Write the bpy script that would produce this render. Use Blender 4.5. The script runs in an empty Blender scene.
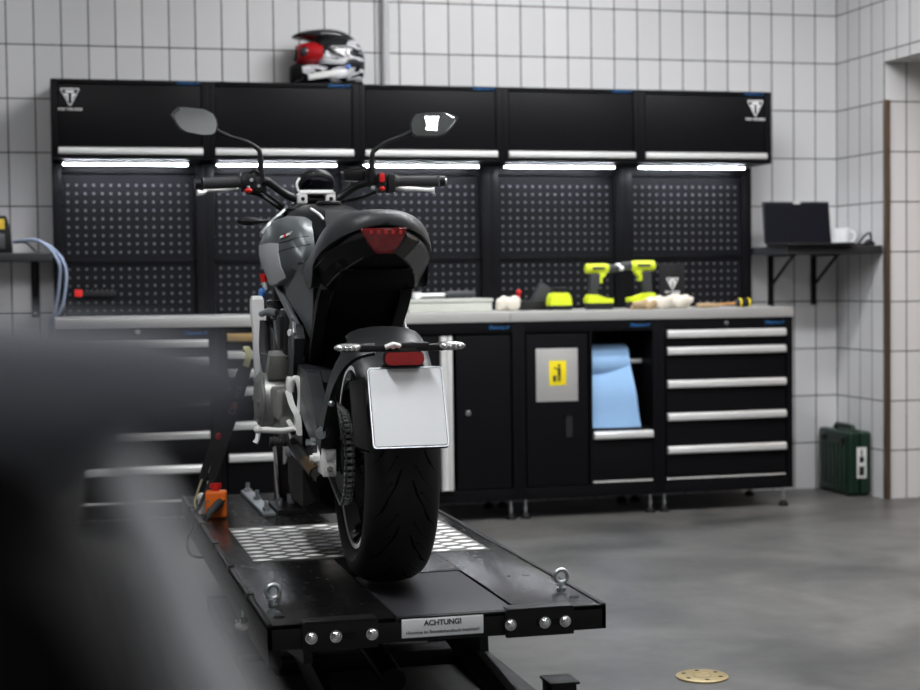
import bpy, bmesh, math, random
from mathutils import Vector, Matrix, Euler
random.seed(7)
PI = math.pi
scene = bpy.context.scene
COL = scene.collection

# ------------------------------------------------------------------ helpers
class MB:
    def __init__(s): s.bm = bmesh.new()
    def _bev(s, verts, b, seg=2):
        if b <= 0: return
        es = {e for v in verts for e in v.link_edges}
        bmesh.ops.bevel(s.bm, geom=list(es), offset=b, segments=seg, affect='EDGES', profile=0.6)
    def box(s, x0, x1, y0, y1, z0, z1, b=0.0, seg=2, M=None):
        x0, x1 = min(x0, x1), max(x0, x1); y0, y1 = min(y0, y1), max(y0, y1); z0, z1 = min(z0, z1), max(z0, z1)
        vs = [s.bm.verts.new(Vector((x, y, z))) for z in (z0, z1) for y in (y0, y1) for x in (x0, x1)]
        for f in ((0,2,3,1),(4,5,7,6),(0,1,5,4),(2,6,7,3),(0,4,6,2),(1,3,7,5)):
            s.bm.faces.new([vs[i] for i in f])
        if M is not None:
            for v in vs: v.co = M @ v.co
        s._bev(vs, b, seg); return s
    def prism(s, pts, ax, a0, a1, b=0.0, seg=2, M=None):
        def mk(p, a):
            if ax == 'x': return Vector((a, p[0], p[1]))
            if ax == 'y': return Vector((p[0], a, p[1]))
            return Vector((p[0], p[1], a))
        A = [s.bm.verts.new(mk(p, a0)) for p in pts]; B = [s.bm.verts.new(mk(p, a1)) for p in pts]
        n = len(pts)
        s.bm.faces.new(A); s.bm.faces.new(B[::-1])
        for i in range(n): s.bm.faces.new([A[i], A[(i+1) % n], B[(i+1) % n], B[i]])
        if M is not None:
            for v in A+B: v.co = M @ v.co
        s._bev(A+B, b, seg); return s
    def loft(s, secs, caps=True, closed=True):
        R = [[s.bm.verts.new(Vector(p)) for p in sec] for sec in secs]
        n = len(R[0])
        for a, b in zip(R[:-1], R[1:]):
            for i in range(n if closed else n-1):
                s.bm.faces.new([a[i], a[(i+1) % n], b[(i+1) % n], b[i]])
        if caps and closed:
            s.bm.faces.new(R[0]); s.bm.faces.new(R[-1][::-1])
        return s
    def tube(s, path, r, n=12, smooth=0, caps=True):
        P = [Vector(p) for p in path]
        if smooth: P, r = spline(P, r, smooth)
        rs = r if isinstance(r, (list, tuple)) else [r]*len(P)
        secs = []; up = None
        for i, p in enumerate(P):
            t = (P[min(i+1, len(P)-1)] - P[max(i-1, 0)]).normalized()
            if up is None:
                up = Vector((0, 0, 1)) if abs(t.z) < .9 else Vector((1, 0, 0))
            a = (up - t*up.dot(t)).normalized(); b = t.cross(a); up = a
            secs.append([p + (a*math.cos(2*PI*k/n) + b*math.sin(2*PI*k/n))*rs[i] for k in range(n)])
        return s.loft(secs, caps)
    def cyl(s, p0, p1, r0, r1=None, n=24):
        return s.tube([p0, p1], [r0, r0 if r1 is None else r1], n)
    def ribbon(s, path, w, t, side, smooth=0):
        # rectangular section swept: width w along 'side' vector, thickness t
        P = [Vector(p) for p in path]
        if smooth: P, w = spline(P, w, smooth)
        ws = w if isinstance(w, (list, tuple)) else [w]*len(P)
        sd = Vector(side).normalized(); secs = []
        for i, p in enumerate(P):
            tg = (P[min(i+1, len(P)-1)] - P[max(i-1, 0)]).normalized()
            a = (sd - tg*sd.dot(tg)).normalized(); b = tg.cross(a)
            a = a*ws[i]/2; b = b*t/2
            secs.append([p-a-b, p+a-b, p+a+b, p-a+b])
        return s.loft(secs)
    def lathe(s, prof, c, ax='x', n=48, close=False, a0=0, a1=2*PI):
        # prof: (radius, height along axis)
        c = Vector(c); full = abs(a1-a0-2*PI) < 1e-6; rings = []
        m = n if full else n+1
        for k in range(m):
            th = a0 + (a1-a0)*k/n; cs, sn = math.cos(th), math.sin(th); ring = []
            for r, h in prof:
                if ax == 'x': v = Vector((h, r*cs, r*sn))
                elif ax == 'y': v = Vector((r*cs, h, r*sn))
                else: v = Vector((r*cs, r*sn, h))
                ring.append(s.bm.verts.new(c+v))
            rings.append(ring)
        N = len(prof)
        for k in range(n):
            A, B = rings[k], rings[(k+1) % m]
            for i in range(N if close else N-1):
                j = (i+1) % N
                s.bm.faces.new([A[i], A[j], B[j], B[i]])
        if not close and full:
            for i in (0, N-1):
                if prof[i][0] > 1e-5: s.bm.faces.new([rings[k][i] for k in range(m)])
        return s
    def ball(s, c, rx, ry=None, rz=None, n=20, M=None):
        ry = ry or rx; rz = rz or rx
        mt = Matrix.Translation(Vector(c)) @ (M or Matrix()) @ Matrix.Diagonal((rx, ry, rz, 1))
        bmesh.ops.create_uvsphere(s.bm, u_segments=n, v_segments=max(8, n//2+2), radius=1, matrix=mt); return s
    def torus(s, c, R, r, ax='y', n=32, m=12):
        prof = [(R + r*math.cos(2*PI*k/m), r*math.sin(2*PI*k/m)) for k in range(m)]
        return s.lathe(prof, c, ax, n, close=True)

def spline(P, r, sub):
    out = []; ro = []; isr = isinstance(r, (list, tuple))
    for i in range(len(P)-1):
        p0, p1, p2, p3 = P[max(i-1, 0)], P[i], P[i+1], P[min(i+2, len(P)-1)]
        for k in range(sub):
            t = k/sub
            out.append(0.5*((2*p1) + (p2-p0)*t + (2*p0-5*p1+4*p2-p3)*t*t + (3*p1-p0-3*p2+p3)*t**3))
            if isr: ro.append(r[i]*(1-t)+r[i+1]*t)
    out.append(P[-1])
    if isr: ro.append(r[-1])
    return out, (ro if isr else r)

def obj(name, mb, m, parent=None, smooth=35, loc=None):
    bm = mb.bm
    bmesh.ops.remove_doubles(bm, verts=bm.verts, dist=1e-6)
    bmesh.ops.recalc_face_normals(bm, faces=bm.faces)
    me = bpy.data.meshes.new(name); bm.to_mesh(me); bm.free()
    if smooth:
        for p in me.polygons: p.use_smooth = True
        me.set_sharp_from_angle(angle=math.radians(smooth))
    me.materials.append(m)
    o = bpy.data.objects.new(name, me); COL.objects.link(o)
    if parent: o.parent = parent
    if loc: o.location = loc
    return o
def subdiv(o, n=2):
    md = o.modifiers.new('s', 'SUBSURF'); md.levels = n; md.render_levels = n; return o
def tag(o, label, cat, group=None):
    o['label'] = label; o['category'] = cat
    if group: o['group'] = group
    return o
def thing(name, label, cat, loc=(0, 0, 0), rz=0, group=None):
    o = bpy.data.objects.new(name, None); COL.objects.link(o); o.empty_display_size = .1
    o.location = loc; o.rotation_euler = (0, 0, rz); return tag(o, label, cat, group)
def struct(name, mb, m, smooth=0):
    o = obj(name, mb, m, None, smooth); o['kind'] = 'structure'; return o
def kids(o): return [c for c in list(bpy.data.objects) if c.parent == o]
def copy_tree(o, parent=None):
    c = o.copy(); COL.objects.link(c); c.parent = parent
    for ch in kids(o): copy_tree(ch, c)
    return c
def text(name, s, width, m, parent, loc, rot=(PI/2, 0, 0), ext=.0006, bold=0.0, shear=0):
    cu = bpy.data.curves.new(name, 'FONT'); cu.body = s; cu.size = 1; cu.align_x = 'CENTER'; cu.align_y = 'CENTER'
    cu.offset = bold; cu.shear = shear
    o = bpy.data.objects.new(name, cu); COL.objects.link(o)
    bpy.context.view_layer.update()
    w = max(o.dimensions.x, 1e-4)
    me = bpy.data.meshes.new_from_object(o.evaluated_get(bpy.context.evaluated_depsgraph_get()))
    bpy.data.objects.remove(o); bpy.data.curves.remove(cu)
    k = width/w
    bm = bmesh.new(); bm.from_mesh(me)
    for v in bm.verts: v.co *= k
    r = bmesh.ops.extrude_face_region(bm, geom=bm.faces[:])
    for v in [g for g in r['geom'] if isinstance(g, bmesh.types.BMVert)]: v.co.z += ext
    bmesh.ops.recalc_face_normals(bm, faces=bm.faces)
    bm.to_mesh(me); bm.free()
    me.name = name; me.materials.clear(); me.materials.append(m)
    t = bpy.data.objects.new(name, me); COL.objects.link(t)
    t.parent = parent; t.location = loc; t.rotation_euler = rot
    return t

# ------------------------------------------------------------------ materials
def mat(name, col, rough=.5, metal=0.0, var=.06, nscale=30, bump=0.0, bscale=200, coat=0.0, spec=.5,
        trans=0.0, emis=None, estr=0, ior=1.45, rvar=.05, alpha=1):
    m = bpy.data.materials.new(name); m.use_nodes = True; nt = m.node_tree; N = nt.nodes; Lk = nt.links
    b = N['Principled BSDF']
    tc = N.new('ShaderNodeTexCoord'); nz = N.new('ShaderNodeTexNoise'); nz.inputs['Scale'].default_value = nscale
    nz.inputs['Detail'].default_value = 4
    Lk.new(tc.outputs['Object'], nz.inputs['Vector'])
    mx = N.new('ShaderNodeMix'); mx.data_type = 'RGBA'
    lo = [max(0, c*(1-var)) for c in col]; hi = [min(1, c*(1+var)) for c in col]
    mx.inputs['A'].default_value = (*lo, 1); mx.inputs['B'].default_value = (*hi, 1)
    Lk.new(nz.outputs['Fac'], mx.inputs['Factor']); Lk.new(mx.outputs['Result'], b.inputs['Base Color'])
    mr = N.new('ShaderNodeMapRange'); mr.inputs['To Min'].default_value = max(0, rough-rvar); mr.inputs['To Max'].default_value = min(1, rough+rvar)
    Lk.new(nz.outputs['Fac'], mr.inputs['Value']); Lk.new(mr.outputs['Result'], b.inputs['Roughness'])
    b.inputs['Metallic'].default_value = metal; b.inputs['Coat Weight'].default_value = coat
    b.inputs['Specular IOR Level'].default_value = spec; b.inputs['Transmission Weight'].default_value = trans
    b.inputs['IOR'].default_value = ior; b.inputs['Alpha'].default_value = alpha
    if emis:
        b.inputs['Emission Color'].default_value = (*emis, 1); b.inputs['Emission Strength'].default_value = estr
    if bump:
        n2 = N.new('ShaderNodeTexNoise'); n2.inputs['Scale'].default_value = bscale
        Lk.new(tc.outputs['Object'], n2.inputs['Vector'])
        bp = N.new('ShaderNodeBump'); bp.inputs['Strength'].default_value = bump; bp.inputs['Distance'].default_value = .002
        Lk.new(n2.outputs['Fac'], bp.inputs['Height']); Lk.new(bp.outputs['Normal'], b.inputs['Normal'])
    m['bsdf'] = b.name
    return m

def tile_mat(name, axis, ox, oz=-.0073):
    m = mat(name, (.62, .62, .63), .22, var=.02, nscale=1.5); nt = m.node_tree; N = nt.nodes; Lk = nt.links
    b = N['Principled BSDF']; tc = N.new('ShaderNodeTexCoord'); sp = N.new('ShaderNodeSeparateXYZ'); cb = N.new('ShaderNodeCombineXYZ')
    Lk.new(tc.outputs['Object'], sp.inputs[0])
    def off(o, v):
        a = N.new('ShaderNodeMath'); a.operation = 'SUBTRACT'; a.inputs[1].default_value = v
        Lk.new(o, a.inputs[0]); return a.outputs[0]
    Lk.new(off(sp.outputs[axis], ox), cb.inputs['X']); Lk.new(off(sp.outputs['Z'], oz), cb.inputs['Y'])
    br = N.new('ShaderNodeTexBrick'); br.offset = 0; br.squash = 1
    br.inputs['Scale'].default_value = 1; br.inputs['Brick Width'].default_value = .1211; br.inputs['Row Height'].default_value = .2437
    br.inputs['Mortar Size'].default_value = .0030; br.inputs['Mortar Smooth'].default_value = .15; br.inputs['Bias'].default_value = 0
    br.inputs['Color1'].default_value = (.60, .60, .605, 1); br.inputs['Color2'].default_value = (.655, .65, .655, 1)
    br.inputs['Mortar'].default_value = (.035, .033, .032, 1)
    Lk.new(cb.outputs[0], br.inputs['Vector']); Lk.new(br.outputs['Color'], b.inputs['Base Color'])
    mr = N.new('ShaderNodeMapRange'); mr.inputs['To Min'].default_value = .28; mr.inputs['To Max'].default_value = .9
    Lk.new(br.outputs['Fac'], mr.inputs['Value']); Lk.new(mr.outputs['Result'], b.inputs['Roughness'])
    iv = N.new('ShaderNodeMath'); iv.operation = 'SUBTRACT'; iv.inputs[0].default_value = 1; Lk.new(br.outputs['Fac'], iv.inputs[1])
    bp = N.new('ShaderNodeBump'); bp.inputs['Strength'].default_value = .6; bp.inputs['Distance'].default_value = .003
    Lk.new(iv.outputs[0], bp.inputs['Height']); Lk.new(bp.outputs['Normal'], b.inputs['Normal'])
    return m

def peg_mat():
    # black perforated sheet: square grid of pale holes, 38 mm pitch, in the panel's own x/z
    m = mat('perforated_sheet', (.005, .005, .006), .55, spec=.12, bump=.1, bscale=900); nt = m.node_tree; N = nt.nodes; Lk = nt.links
    b = N['Principled BSDF']; tc = N.new('ShaderNodeTexCoord'); sp = N.new('ShaderNodeSeparateXYZ'); Lk.new(tc.outputs['Object'], sp.inputs[0])
    def mth(op, a, v=None, c=None):
        n = N.new('ShaderNodeMath'); n.operation = op
        for i, q in enumerate((a, v, c)):
            if q is None: continue
            if isinstance(q, (int, float)): n.inputs[i].default_value = q
            else: Lk.new(q, n.inputs[i])
        return n.outputs[0]
    u = mth('DIVIDE', mth('SUBTRACT', sp.outputs['X'], .069-.019), .038); w = mth('DIVIDE', mth('SUBTRACT', 1.546+.019, sp.outputs['Z']), .038)
    fu = mth('ABSOLUTE', mth('SUBTRACT', mth('FRACT', u), .5)); fw = mth('ABSOLUTE', mth('SUBTRACT', mth('FRACT', w), .5))
    d = mth('POWER', mth('ADD', mth('POWER', fu, 3), mth('POWER', fw, 3)), .3333)
    hole = mth('LESS_THAN', d, .145)
    for cond in (mth('GREATER_THAN', u, 0), mth('LESS_THAN', u, 15), mth('GREATER_THAN', w, 0), mth('LESS_THAN', w, 15.99)):
        hole = mth('MULTIPLY', hole, cond)
    gap = mth('ABSOLUTE', mth('SUBTRACT', mth('FLOOR', w), 9)); hole = mth('MULTIPLY', hole, mth('GREATER_THAN', gap, .5))
    mx = N.new('ShaderNodeMix'); mx.data_type = 'RGBA'; mx.inputs['A'].default_value = (.0048, .0048, .0062, 1); mx.inputs['B'].default_value = (.090, .092, .097, 1)
    Lk.new(hole, mx.inputs['Factor']); Lk.new(mx.outputs['Result'], b.inputs['Base Color'])
    return m

def floor_mat():
    m = mat('concrete_floor', (.2, .2, .2), .4); nt = m.node_tree; N = nt.nodes; Lk = nt.links; b = N['Principled BSDF']
    tc = N.new('ShaderNodeTexCoord')
    def nz(s, d, dis=0):
        n = N.new('ShaderNodeTexNoise'); n.inputs['Scale'].default_value = s; n.inputs['Detail'].default_value = d; n.inputs['Distortion'].default_value = dis
        Lk.new(tc.outputs['Object'], n.inputs['Vector']); return n.outputs['Fac']
    r = N.new('ShaderNodeValToRGB'); r.color_ramp.elements[0].position = .3; r.color_ramp.elements[1].position = .72
    r.color_ramp.elements[0].color = (.052, .053, .054, 1); r.color_ramp.elements[1].color = (.142, .139, .133, 1)
    Lk.new(nz(1.6, 8, .8), r.inputs[0])
    r2 = N.new('ShaderNodeValToRGB'); r2.color_ramp.elements[0].position = .35; r2.color_ramp.elements[1].position = .65
    r2.color_ramp.elements[0].color = (.85, .85, .85, 1); r2.color_ramp.elements[1].color = (1.05, 1.05, 1.05, 1)
    Lk.new(nz(14, 8, .3), r2.inputs[0])
    mx = N.new('ShaderNodeMix'); mx.data_type = 'RGBA'; mx.blend_type = 'MULTIPLY'; mx.inputs['Factor'].default_value = 1
    Lk.new(r.outputs[0], mx.inputs['A']); Lk.new(r2.outputs[0], mx.inputs['B']); Lk.new(mx.outputs['Result'], b.inputs['Base Color'])
    mr = N.new('ShaderNodeMapRange'); mr.inputs['To Min'].default_value = .26; mr.inputs['To Max'].default_value = .5
    Lk.new(nz(3, 6, .5), mr.inputs['Value']); Lk.new(mr.outputs['Result'], b.inputs['Roughness'])
    return m

def brushed(name, col, rough=.32, metal=1.0, sc=(4, 200, 200)):
    m = mat(name, col, rough, metal); nt = m.node_tree; N = nt.nodes; Lk = nt.links
    mp = N.new('ShaderNodeMapping'); mp.inputs['Scale'].default_value = sc
    Lk.new(N['Texture Coordinate'].outputs['Object'], mp.inputs['Vector']); Lk.new(mp.outputs[0], N['Noise Texture'].inputs['Vector'])
    N['Noise Texture'].inputs['Scale'].default_value = 1
    return m

M = dict(
    cab=mat('cabinet_black_paint', (.0042, .0042, .0052), .42, spec=.13, bump=.08, bscale=600, rvar=.06),
    door=mat('cabinet_front_paint', (.0046, .0046, .0056), .40, spec=.13, bump=.06, bscale=600),
    dark=mat('recess_black', (.006, .006, .007), .7),
    alu=brushed('brushed_aluminium', (.84, .84, .83), .35, .5, (3, 250, 250)),
    steel=brushed('worktop_steel', (.66, .655, .64), .33, .6, (5, 120, 300)),
    chrome=mat('bright_chrome', (.85, .85, .85), .12, 1),
    zinc=mat('zinc_plated_steel', (.62, .66, .68), .32, 1, var=.2, nscale=80),
    led=mat('led_diffuser', (.9, .9, .9), .5, emis=(.88, .92, 1), estr=90),
    panel=mat('ceiling_diffuser', (.9, .9, .9), .5, emis=(.98, .985, 1), estr=54),
    panel_dim=mat('ceiling_diffuser_dim', (.9, .9, .9), .5, emis=(.98, .985, 1), estr=22),
    warm=mat('warm_diffuser', (.9, .8, .7), .5, emis=(1, .75, .55), estr=14),
    blue=mat('blue_lettering', (.012, .13, .36), .5),
    white=mat('white_lettering', (.85, .85, .85), .5),
    black_ink=mat('black_ink', (.02, .02, .02), .5),
    yellow=mat('yellow_sticker', (.85, .68, .01), .45),
    paper=mat('blue_paper', (.30, .50, .78), .85, bump=.25, bscale=400, var=.04),
    plastic=mat('black_plastic', (.010, .010, .011), .42, spec=.35, bump=.1, bscale=500),
    matte=mat('matte_black_plastic', (.005, .005, .0055), .6, spec=.3, bump=.2, bscale=700),
    void=mat('deep_black_plastic', (.004, .004, .004), .75, spec=.2),
    rubber=mat('tyre_rubber', (.0125, .0120, .0118), .55, bump=.25, bscale=350, var=.15, nscale=12, spec=.3),
    groove=mat('tread_groove_black', (.004, .004, .004), .9, spec=.1),
    grip=mat('grip_rubber', (.028, .028, .03), .62, bump=.3, bscale=500),
    gloss=mat('gloss_black_paint', (.012, .012, .013), .12, coat=.6),
    gloss2=mat('satin_black_paint', (.006, .006, .007), .30, spec=.4),
    seat=mat('seat_vinyl', (.022, .023, .025), .42, spec=.45, bump=.25, bscale=700, var=.08),
    tank=mat('silver_tank_paint', (.10, .112, .115), .40, .35, var=.03),
    tank_side=mat('pale_silver_paint', (.58, .60, .61), .40, .2),
    tail=mat('grey_satin_and_lit_tail', (.085, .088, .09), .35, .3, coat=.2),  # plain grey trim; on the tail, light is put into this paler colour
    frame=mat('grey_frame_paint', (.17, .18, .19), .33, .5, coat=.3),
    frame_mid=mat('mid_grey_cast_paint', (.045, .048, .052), .38, .4),
    frame_dark=mat('dark_grey_cast_paint', (.024, .026, .028), .40, .3),
    engine=mat('engine_casting_grey', (.31, .31, .295), .42, .6, bump=.1, bscale=500),
    engine_dark=mat('engine_dark_metal', (.015, .015, .016), .4, .4),
    silver=mat('cast_silver', (.90, .90, .88), .34, .15, var=.06),
    shroud=mat('white_silver_shroud', (.95, .95, .94), .35),
    red=mat('red_plastic', (.62, .015, .012), .35),
    dkred=mat('deep_red_plastic', (.42, .008, .012), .35),
    lens_red=mat('dark_red_lens', (.11, .003, .004), .14, coat=.5, nscale=60, var=.5),
    reflector=mat('red_reflector', (.36, .012, .012), .2, coat=.4, nscale=150, var=.3),
    lens_clear=mat('clear_indicator_lens', (.40, .41, .40), .18, .4, nscale=120, var=.35, coat=.5),
    bluecap=mat('blue_cap', (.06, .19, .52), .4),
    navy=mat('navy_border', (.01, .02, .06), .4),
    mirror=mat('mirror_glass', (.82, .86, .86), .02, 1, var=0, rvar=0),
    plate=mat('white_plate', (.80, .82, .83), .35, var=.02),
    deck=mat('lift_deck_gloss_black', (.006, .006, .006), .22, spec=.3, bump=.35, bscale=90, var=.3, nscale=40, rvar=.14),
    deckmat=mat('lift_panel_speckled', (.020, .020, .023), .45, spec=.4, bump=.4, bscale=500, var=.5, nscale=400),
    liftblk=mat('lift_black_paint', (.006, .006, .0065), .38, spec=.3, bump=.1, bscale=300),
    checker=mat('diamond_plate_base', (.13, .127, .12), .5, .5, var=.3),
    checker_hi=mat('diamond_plate_glint', (.95, .94, .92), .4, .15),  # light reflected by the raised lozenges put in as near-white colour
    orange=mat('orange_plastic', (.85, .16, .01), .4),
    ylgreen=mat('lime_yellow_plastic', (.62, .74, .02), .42),
    toolgrey=mat('dark_grey_rubber', (.032, .034, .036), .55),
    clear=mat('frosted_plastic', (.66, .68, .62), .3, alpha=.78, spec=.5),
    cloth=mat('cream_cloth', (.62, .58, .50), .9, bump=.6, bscale=90, var=.12),
    tan=mat('tan_leather', (.36, .26, .15), .8, bump=.3, bscale=120),
    wood=mat('varnished_wood', (.42, .22, .08), .4),
    brown=mat('dark_brown_sleeve', (.06, .035, .012), .35),
    hugger=mat('satin_hugger_plastic', (.013, .014, .015), .38, bump=.1, bscale=600, spec=.4),
    green=mat('dark_green_plastic', (.003, .020, .010), .38, bump=.1, bscale=300),
    label=mat('white_label', (.62, .62, .60), .5),
    brass=mat('pale_brass', (.34, .265, .13), .38, .3, bump=.15, bscale=200),
    shelf=mat('shelf_grey_board', (.025, .026, .028), .4),
    screen=mat('laptop_screen', (.010, .010, .016), .12, coat=.4),
    mug=mat('white_porcelain', (.9, .9, .91), .2),
    hose=mat('grey_blue_hose', (.26, .31, .42), .5),
    pipe=mat('pale_pipe_paint', (.50, .50, .51), .35),
    trim=mat('bronze_steel_trim', (.20, .15, .11), .35, .8),
    strap=mat('black_webbing', (.010, .010, .010), .75, bump=.4, bscale=500),
    grey_print=mat('grey_print', (.26, .25, .25), .7),
    redmark=mat('red_print', (.25, .01, .015), .6),
    loop=mat('pale_yellow_webbing', (.50, .48, .27), .8),
    chain=mat('chain_steel', (.13, .12, .11), .4, .8, var=.3, nscale=200),
    goggle=mat('goggle_lens', (.03, .03, .035), .15),
    paint_wall=mat('plain_wall_paint', (.22, .22, .23), .7),
    front_tiles=mat('front_wall_paint', (.72, .72, .72), .6),
    ceil=mat('ceiling_paint', (.60, .60, .60), .8),
    tan_bar=brushed('tan_bar_reflection', (.46, .31, .13), .4, .4),  # warm reflection on the top drawer handle put into its colour
    display=mat('yellow_display', (.70, .48, .04), .4),
    pale_tube=mat('satin_grey_tube', (.55, .56, .58), .5, .1),
    fore=mat('foreground_black_vinyl', (.15, .155, .178), .8, spec=.15, bump=.2, bscale=300),
)
M['tileB'] = tile_mat('white_tiles_back', 'X', 3.931-.1211*60); M['tileR'] = tile_mat('white_tiles_side', 'Y', .571-.1211*60)
M['peg'] = peg_mat(); M['floor'] = floor_mat()

# ------------------------------------------------------------------ room shell
XL, XR, YB, YR, ZC = -3.4, 3.931, .571, -9.6, 3.25
JY, LZ, JX = .0866, 2.132, 6.6       # jamb plane, lintel height, far end of the passage
struct('floor', MB().box(XL-.1, JX+.1, YR-.1, YB+.1, -.1, 0), M['floor'])
struct('ceiling', MB().box(XL-.1, XR+.25, YR-.1, YB+.1, ZC, ZC+.1), M['ceil'])
struct('wall_back', MB().box(XL-.1, XR+.1, YB, YB+.12, 0, ZC), M['tileB'])
w = MB(); w.box(XR, XR+.004, JY, YB, 0, ZC); w.box(XR, XR+.12, -3.4, JY, LZ, ZC); w.box(XR, XR+.12, YR, -3.4, 0, ZC)
struct('wall_right', w, M['tileR'])
struct('wall_passage', MB().box(XR+.0045, JX, JY, JY+.12, 0, LZ), M['tileB'])
struct('wall_passage_end', MB().box(JX, JX+.1, -3.4, JY+.12, 0, LZ), M['paint_wall'])
struct('wall_passage_front', MB().box(XR+.121, JX+.1, -3.5, -3.401, 0, LZ), M['paint_wall'])
struct('ceiling_passage', MB().box(XR+.121, JX+.1, -3.5, JY+.12, LZ, LZ+.1), M['ceil'])
struct('wall_left', MB().box(XL-.12, XL, YR, YB, 0, ZC), M['paint_wall'])
struct('wall_front', MB().box(XL-.1, XR+.1, YR-.12, YR, 0, ZC), M['front_tiles'])
struct('trim_1', MB().box(XR-.004, XR+.022, JY-.022, JY+.004, 0, 1.948, .002), M['trim'])

# ceiling lights (real fixtures of the workshop)
def ceiling_light(x, y, label, L=1.4, W=.3, rz=0, z=ZC, pm='panel'):
    t = thing('ceiling_light', label, 'light', (x, y, z), rz, 'long ceiling lights')
    f = MB(); f.box(-L/2-.02, L/2+.02, -W/2-.02, W/2+.02, -.05, 0, .004); obj('housing', f, M['pipe'], t)
    obj('diffuser', MB().box(-L/2, L/2, -W/2, W/2, -.058, -.0505), M[pm], t, 0)
    return t
ceiling_light(2.05, -1.35, 'long ceiling light above the row of black cabinets, left of two')
ceiling_light(3.15, -2.3, 'long ceiling light above the row of black cabinets, right of two')
ceiling_light(-.35, -3.9, 'long ceiling light above the motorcycle lift, left of two', rz=PI/2)
ceiling_light(2.0, -3.6, 'long ceiling light above the motorcycle lift, right of two', pm='panel_dim')
ceiling_light(1.25, -6.9, 'long ceiling light behind the camera position, turned along the room', rz=PI/2, pm='panel_dim')
t = thing('ceiling_light', 'warm ceiling light in the tiled passage on the right', 'light', (5.2, -.9, LZ), 0)
obj('housing', MB().box(-.32, .32, -.32, .32, -.03, 0, .004), M['pipe'], t)
obj('diffuser', MB().box(-.3, .3, -.3, .3, -.036, -.0305), M['warm'], t, 0)

# ------------------------------------------------------------------ emblem + brand lettering
def emblem(parent, cx, cy, cz, w, name='emblem'):
    # rounded inverted triangle with a T, and the line FOR THE RIDE
    k = w/2; y0, y1 = cy-.0012, cy
    m = MB()
    P = [(-1, .80), (-.90, .95), (.90, .95), (1, .80), (.14, -.82), (0, -.90), (-.14, -.82)]
    Q = [(x*.86, z*.86+.02) for x, z in P]
    n = len(P)
    for i in range(n):
        a, b_, c, d = P[i], P[(i+1) % n], Q[(i+1) % n], Q[i]
        m.prism([(cx+q[0]*k, cz+q[1]*k) for q in (a, b_, c, d)], 'y', y0, y1)
    m.prism([(cx+x*k, cz+z*k) for x, z in [(-.50, .72), (.50, .72), (.40, .46), (-.40, .46)]], 'y', y0, y1)
    for s_ in (-1, 1):
        pts = [(s_*.16, .38), (s_*.66, .38), (s_*.50, .12), (s_*.36, .10), (s_*.30, -.25), (s_*.16, -.52)]
        m.prism([(cx+x*k, cz+z*k) for x, z in pts], 'y', y0, y1)
    o = obj(name, m, M['white'], parent, 0)
    text('lettering', 'FOR THE RIDE', w*1.25, M['white'], o, (cx, cy-.0002, cz-k*1.30), bold=.03)
    return o

# ------------------------------------------------------------------ wall cabinets, pegboards, light bars
CW = .68
which = ['leftmost', 'second from the left', 'middle', 'second from the right', 'rightmost']
for i in range(5):
    lab = ['black wall cabinet with a white emblem at its left end, leftmost of the row',
           'black wall cabinet under the helmet, second from the left in the row',
           'plain black wall cabinet behind the right mirror, middle of the row',
           'plain black wall cabinet above the clear box and drills, second from the right',
           'black wall cabinet with a white emblem at its right corner, rightmost of the row'][i]
    c = thing('wall_cabinet', lab, 'cabinet', (i*CW, .226, 1.646), 0, 'black wall cabinets in a row')
    b = MB(); T_ = .018
    b.box(0, CW, .02, .344, .329, .347, .002); b.box(0, CW, .02, .344, 0, .014, .002)
    b.box(0, .03, 0, .344, 0, .347, .0015); b.box(CW-.03, CW, 0, .344, 0, .347, .0015)
    b.box(.03, CW-.03, 0, .02, .329, .347, .001); b.box(.03, CW-.03, 0, .02, 0, .013, .001); b.box(.02, CW-.02, .33, .344, .01, .34)
    obj('body', b, M['cab'], c)
    d = obj('door', MB().box(.033, CW-.033, .006, .02, .056, .326, .002), M['door'], c)
    h = MB(); h.prism([(.014, .053), (-.012, .050), (-.018, .044), (-.018, .026), (-.012, .021), (.014, .020)], 'x', .028, CW-.028, .001)
    obj('handle', h, M['alu'], d)
    text('brand_lettering', 'Datona.nl', .10, M['blue'], c, (CW-.09, .0002, .338), bold=.01, shear=.2)
    if i == 0: emblem(d, .082, .006, .268, .082)
    if i == 4: emblem(d, .600, .006, .268, .082)
    # light bar under it
    l = thing('light_bar', 'glowing white light bar under the %s black wall cabinet' % which[i], 'light', (i*CW, .36, 1.646), 0, 'under-cabinet light bars')
    obj('housing', MB().box(.045, .60, -.018, .018, -.012, 0, .002), M['alu'], l)
    f = MB(); f.prism([(-.014, -.012), (.014, -.012), (.012, -.0165), (-.012, -.0165)], 'x', .05, .595, .001)
    obj('diffuser', f, M['led'], l)
    # pegboard
    p = thing('pegboard_panel', ['black perforated tool panel left of the motorcycle, leftmost of the row', 'black perforated tool panel behind the left handlebar grip',
        'black perforated tool panel behind the right handlebar grip', 'black perforated tool panel behind the two drills, second from the right', 'black perforated tool panel by the laptop shelf, rightmost of the row'][i],
        'pegboard', (i*CW, .455, .952), 0, 'black perforated tool panels')
    q = obj('perforated_sheet', MB().box(.045, CW-.045, .024, .027, -.0, .684), M['peg'], p, 0)
    # the hole pattern is written in module coordinates (z measured from the floor)
    for v in q.data.vertices: v.co.z += .952
    q.location.z = -.952
    u = MB(); u.box(0, .042, 0, .105, 0, .69, .002); u.box(CW-.042, CW, 0, .105, 0, .69, .002); u.box(.042, CW-.042, .01, .03, .645, .69, .001)
    u.box(.042, CW-.042, .018, .03, .24, .258, .001)
    obj('post_frame', u, M['cab'], p)

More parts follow.
